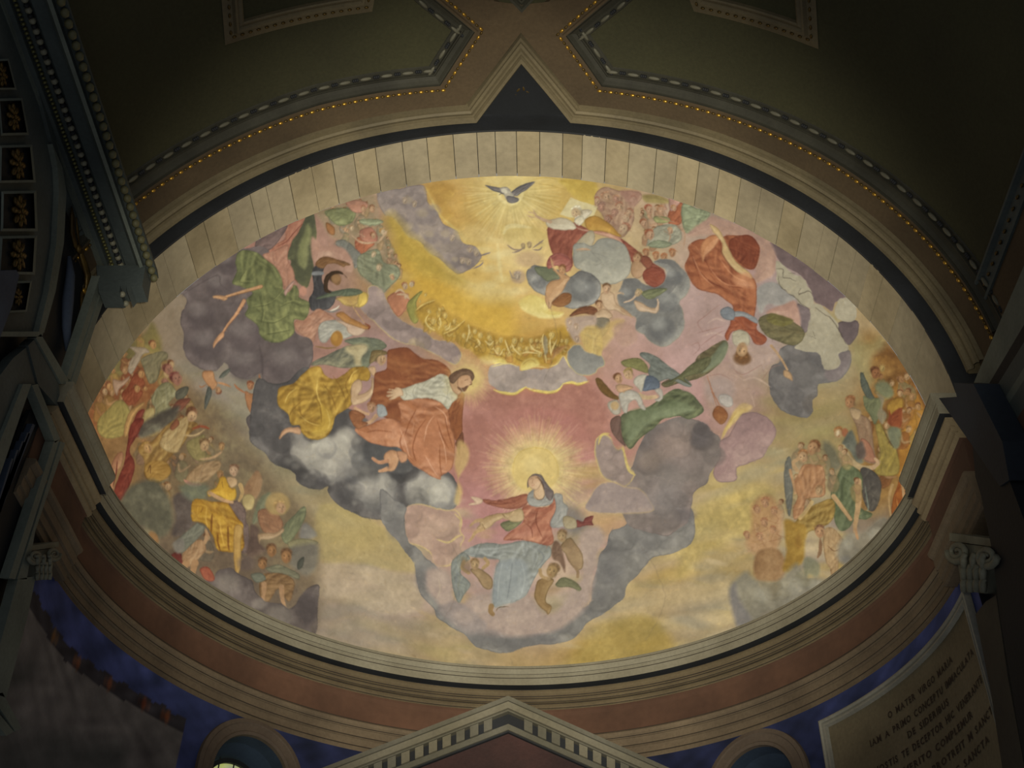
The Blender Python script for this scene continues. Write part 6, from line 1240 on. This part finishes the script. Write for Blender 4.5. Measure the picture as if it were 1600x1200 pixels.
# gilded relief angel in the spandrel
ga = empty('gilded_relief', 'gilded winged figure in relief in the dark spandrel at left', 'relief')
def tube(name, px, rad, ax, val, m, parent, seg=8, flat=.6):
    p = np.array([on_plane(x, y, ax, val) for x, y in px]); n = len(p); v = []
    t = np.gradient(p, axis=0); t /= np.linalg.norm(t, axis=1)[:, None]; N_ = np.array([1. if ax == 0 else 0, 1. if ax == 1 else 0, 0])
    for i in range(n):
        b = np.cross(t[i], N_); b /= np.linalg.norm(b)
        for k in range(seg):
            a = 2*math.pi*k/seg; v.append(p[i]+rad[i]*(b*math.cos(a)+N_*math.sin(a)*flat))
    return fixn(raw(name, v, gridf(n, seg, True)+[tuple(range(seg)), tuple(range((n-1)*seg, n*seg))], m, parent, True))
XG = -.985
tube('wing', [(112, 322), (113, 340), (113, 362), (118, 384), (121, 392)], [.002, .009, .010, .007, .002], 0, XG, dull, ga)
tube('wing', [(119, 340), (121, 360), (125, 392)], [.002, .005, .002], 0, XG, dull, ga)
tube('torso', [(126, 388), (127, 398), (132, 412), (137, 430), (136, 446), (134, 456)], [.004, .009, .011, .012, .010, .006], 0, XG, dull, ga)
tube('head', [(122, 382), (123, 388), (125, 396)], [.005, .011, .006], 0, XG+.004, dull, ga)
tube('arm', [(130, 452), (134, 458), (140, 460), (146, 456)], [.005, .006, .005, .003], 0, XG+.004, gold, ga)
tube('leg', [(134, 456), (134, 480), (131, 505), (128, 535)], [.010, .009, .007, .004], 0, XG, dull, ga)
tube('leg', [(129, 456), (128, 490), (125, 520)], [.008, .007, .004], 0, XG, dull, ga)
tube('drapery', [(108, 400), (110, 430), (106, 470), (104, 510), (106, 548)], [.006, .016, .020, .016, .010], 0, XG-.004, mat('blue_plaster_side'), ga)
# ---------------------------------------------------------------- capitals
def capital(name, label, px, ax, val, k, flip):
    e = empty(name, label, 'capital'); gm = mat('capital_stone', '6a6a5c', '4f4f44', 3., .8, .3)
    cx, cy = px; s = flip
    slab('abacus', [(cx-30*k*s, cy-42*k), (cx+26*k*s, cy-34*k), (cx+28*k*s, cy-24*k), (cx-30*k*s, cy-32*k)], ax, val, -.03 if ax == 0 and val < 0 else .03, gm, e)
    slab('bell', [(cx-24*k*s, cy-30*k), (cx+22*k*s, cy-24*k), (cx+14*k*s, cy+34*k), (cx-14*k*s, cy+30*k)], ax, val+(.004 if val > 0 else -.004), -.03 if val < 0 else .03, gm, e)
    for (dx, dy, R) in ((-20, -18, 13), (17, -12, 13)):
        pts_ = []; rad = []
        for i in range(26):
            t = i/25; a = t*4.2*math.pi*.9; r = R*k*(1-.8*t); pts_.append((cx+(dx+0)*k*s+r*math.cos(a)*(1 if dx > 0 else -1)*s, cy+dy*k+r*math.sin(a))); rad.append(.0065*k*(1-.5*t))
        tube('volute', pts_, rad, ax, val+(-.008 if val > 0 else .008), gm, e, 6, .9)
    for r_i, (yy, n) in enumerate(((26, 4), (10, 4), (-4, 3))):
        for j in range(n):
            x0 = cx+(-12+24*j/(n-1))*k*s; y0 = cy+yy*k
            tube('leaf', [(x0, y0+6*k), (x0, y0-4*k), (x0+1*k, y0-10*k), (x0+3*k*s, y0-9*k)], [.006*k, .008*k, .006*k, .003*k], ax, val+(-.006-.003*r_i if val > 0 else .006+.003*r_i), gm, e, 6, .8)
    return e
capital('pilaster_capital', 'small dim scrolled capital left of the red frieze', (68, 880), 0, -.958, .8, -1)
capital('pilaster_capital', 'dim leafy scrolled capital under the right end of the architrave', (1521, 885), 0, .955, 1.25, 1)
for sgn, side in ((-1, 'left'), (1, 'right')):
    for nm, x, z0, z1, y0 in (('wall_%s_lower' % side, 1.02, -1.6, -.2915, .02), ('wall_%s_upper' % side, 1.074, -.2915, .20, -.2)):
        o = raw(nm, [(sgn*x, y0, z0), (sgn*x, -1.7, z0), (sgn*x, -1.7, z1), (sgn*x, y0, z1)], [(0, 1, 2, 3)], darkb); o['kind'] = 'structure'
# ---------------------------------------------------------------- right flank
wr = tag(slab('wall_right', [(1660, 440), (1600, 500), (1535, 590), (1470, 625), (1500, 700), (1540, 900), (1575, 1060), (1610, 1260), (1760, 1260), (1760, 440)], 0, 1.03, .03, darkb), kind='structure')
pr2 = empty('dark_pilaster', 'very dark navy pilaster cutting the right end of the cornice', 'pilaster'); nav = mat('near_black_navy', '101318', '0b0d11', 1.2, .8, .1); nav2 = mat('dark_navy', '1d242d', '151a21', 1.2, .8, .1)
slab('pilaster_block', [(1467, 622), (1495, 620), (1490, 598), (1521, 600), (1566, 690), (1577, 750), (1562, 760), (1519, 696)], 0, .948, .05, nav2, pr2)
slab('pilaster_shaft', [(1519, 690), (1566, 690), (1577, 750), (1600, 812), (1660, 900), (1680, 1260), (1612, 1260), (1590, 1130), (1562, 960), (1550, 860), (1533, 775), (1524, 745)], 0, .952, .05, nav, pr2)
slab('pilaster_shaft', [(1524, 960), (1540, 940), (1556, 930), (1575, 1060), (1612, 1260), (1575, 1260), (1548, 1080)], 0, .962, .02, mat('dim_brown_stone', '3e3a30', '302c25', 1.5, .85, .1), pr2)
er = empty('side_cornice', 'dim grey cornice beams beyond the dark pilaster at far right', 'cornice')
for px, m in (([(1640, 330), (1640, 440), (1532, 622), (1521, 600), (1527, 585), (1600, 415)], green), ([(1640, 440), (1640, 470), (1537, 636), (1532, 622)], nav), ([(1640, 470), (1640, 510), (1548, 658), (1537, 636)], greend),
              ([(1640, 510), (1640, 530), (1553, 668), (1548, 658)], green), ([(1640, 530), (1640, 575), (1566, 690), (1553, 668)], greend), ([(1640, 575), (1640, 700), (1600, 770), (1577, 750), (1566, 690)], redf), ([(1640, 700), (1640, 800), (1603, 812), (1577, 750), (1600, 770)], greend)):
    slab('beam', px, 0, 1.0, .02, m, er)
br = vsweep('trim_15', [(8.6, -.40), (8.8, -1.5)], [(0, 0), (0, .012), (.006, .014), (.010, .006), (.045, .004), (.05, .014), (.056, .014), (.06, 0)], greend); tag(br, 'beaded dark moulding along the right foot of the vault', 'moulding', kind='structure')
along([(8.6, -.42), (8.8, -1.5)], 1, .028, .008, .03, m_dgold, br, 'egg')
vpatch('trim_16', [(1.5, -.26), (8.8, -.26), (8.8, -1.5), (1.5, -1.5)], .006, brown)['kind'] = 'structure'
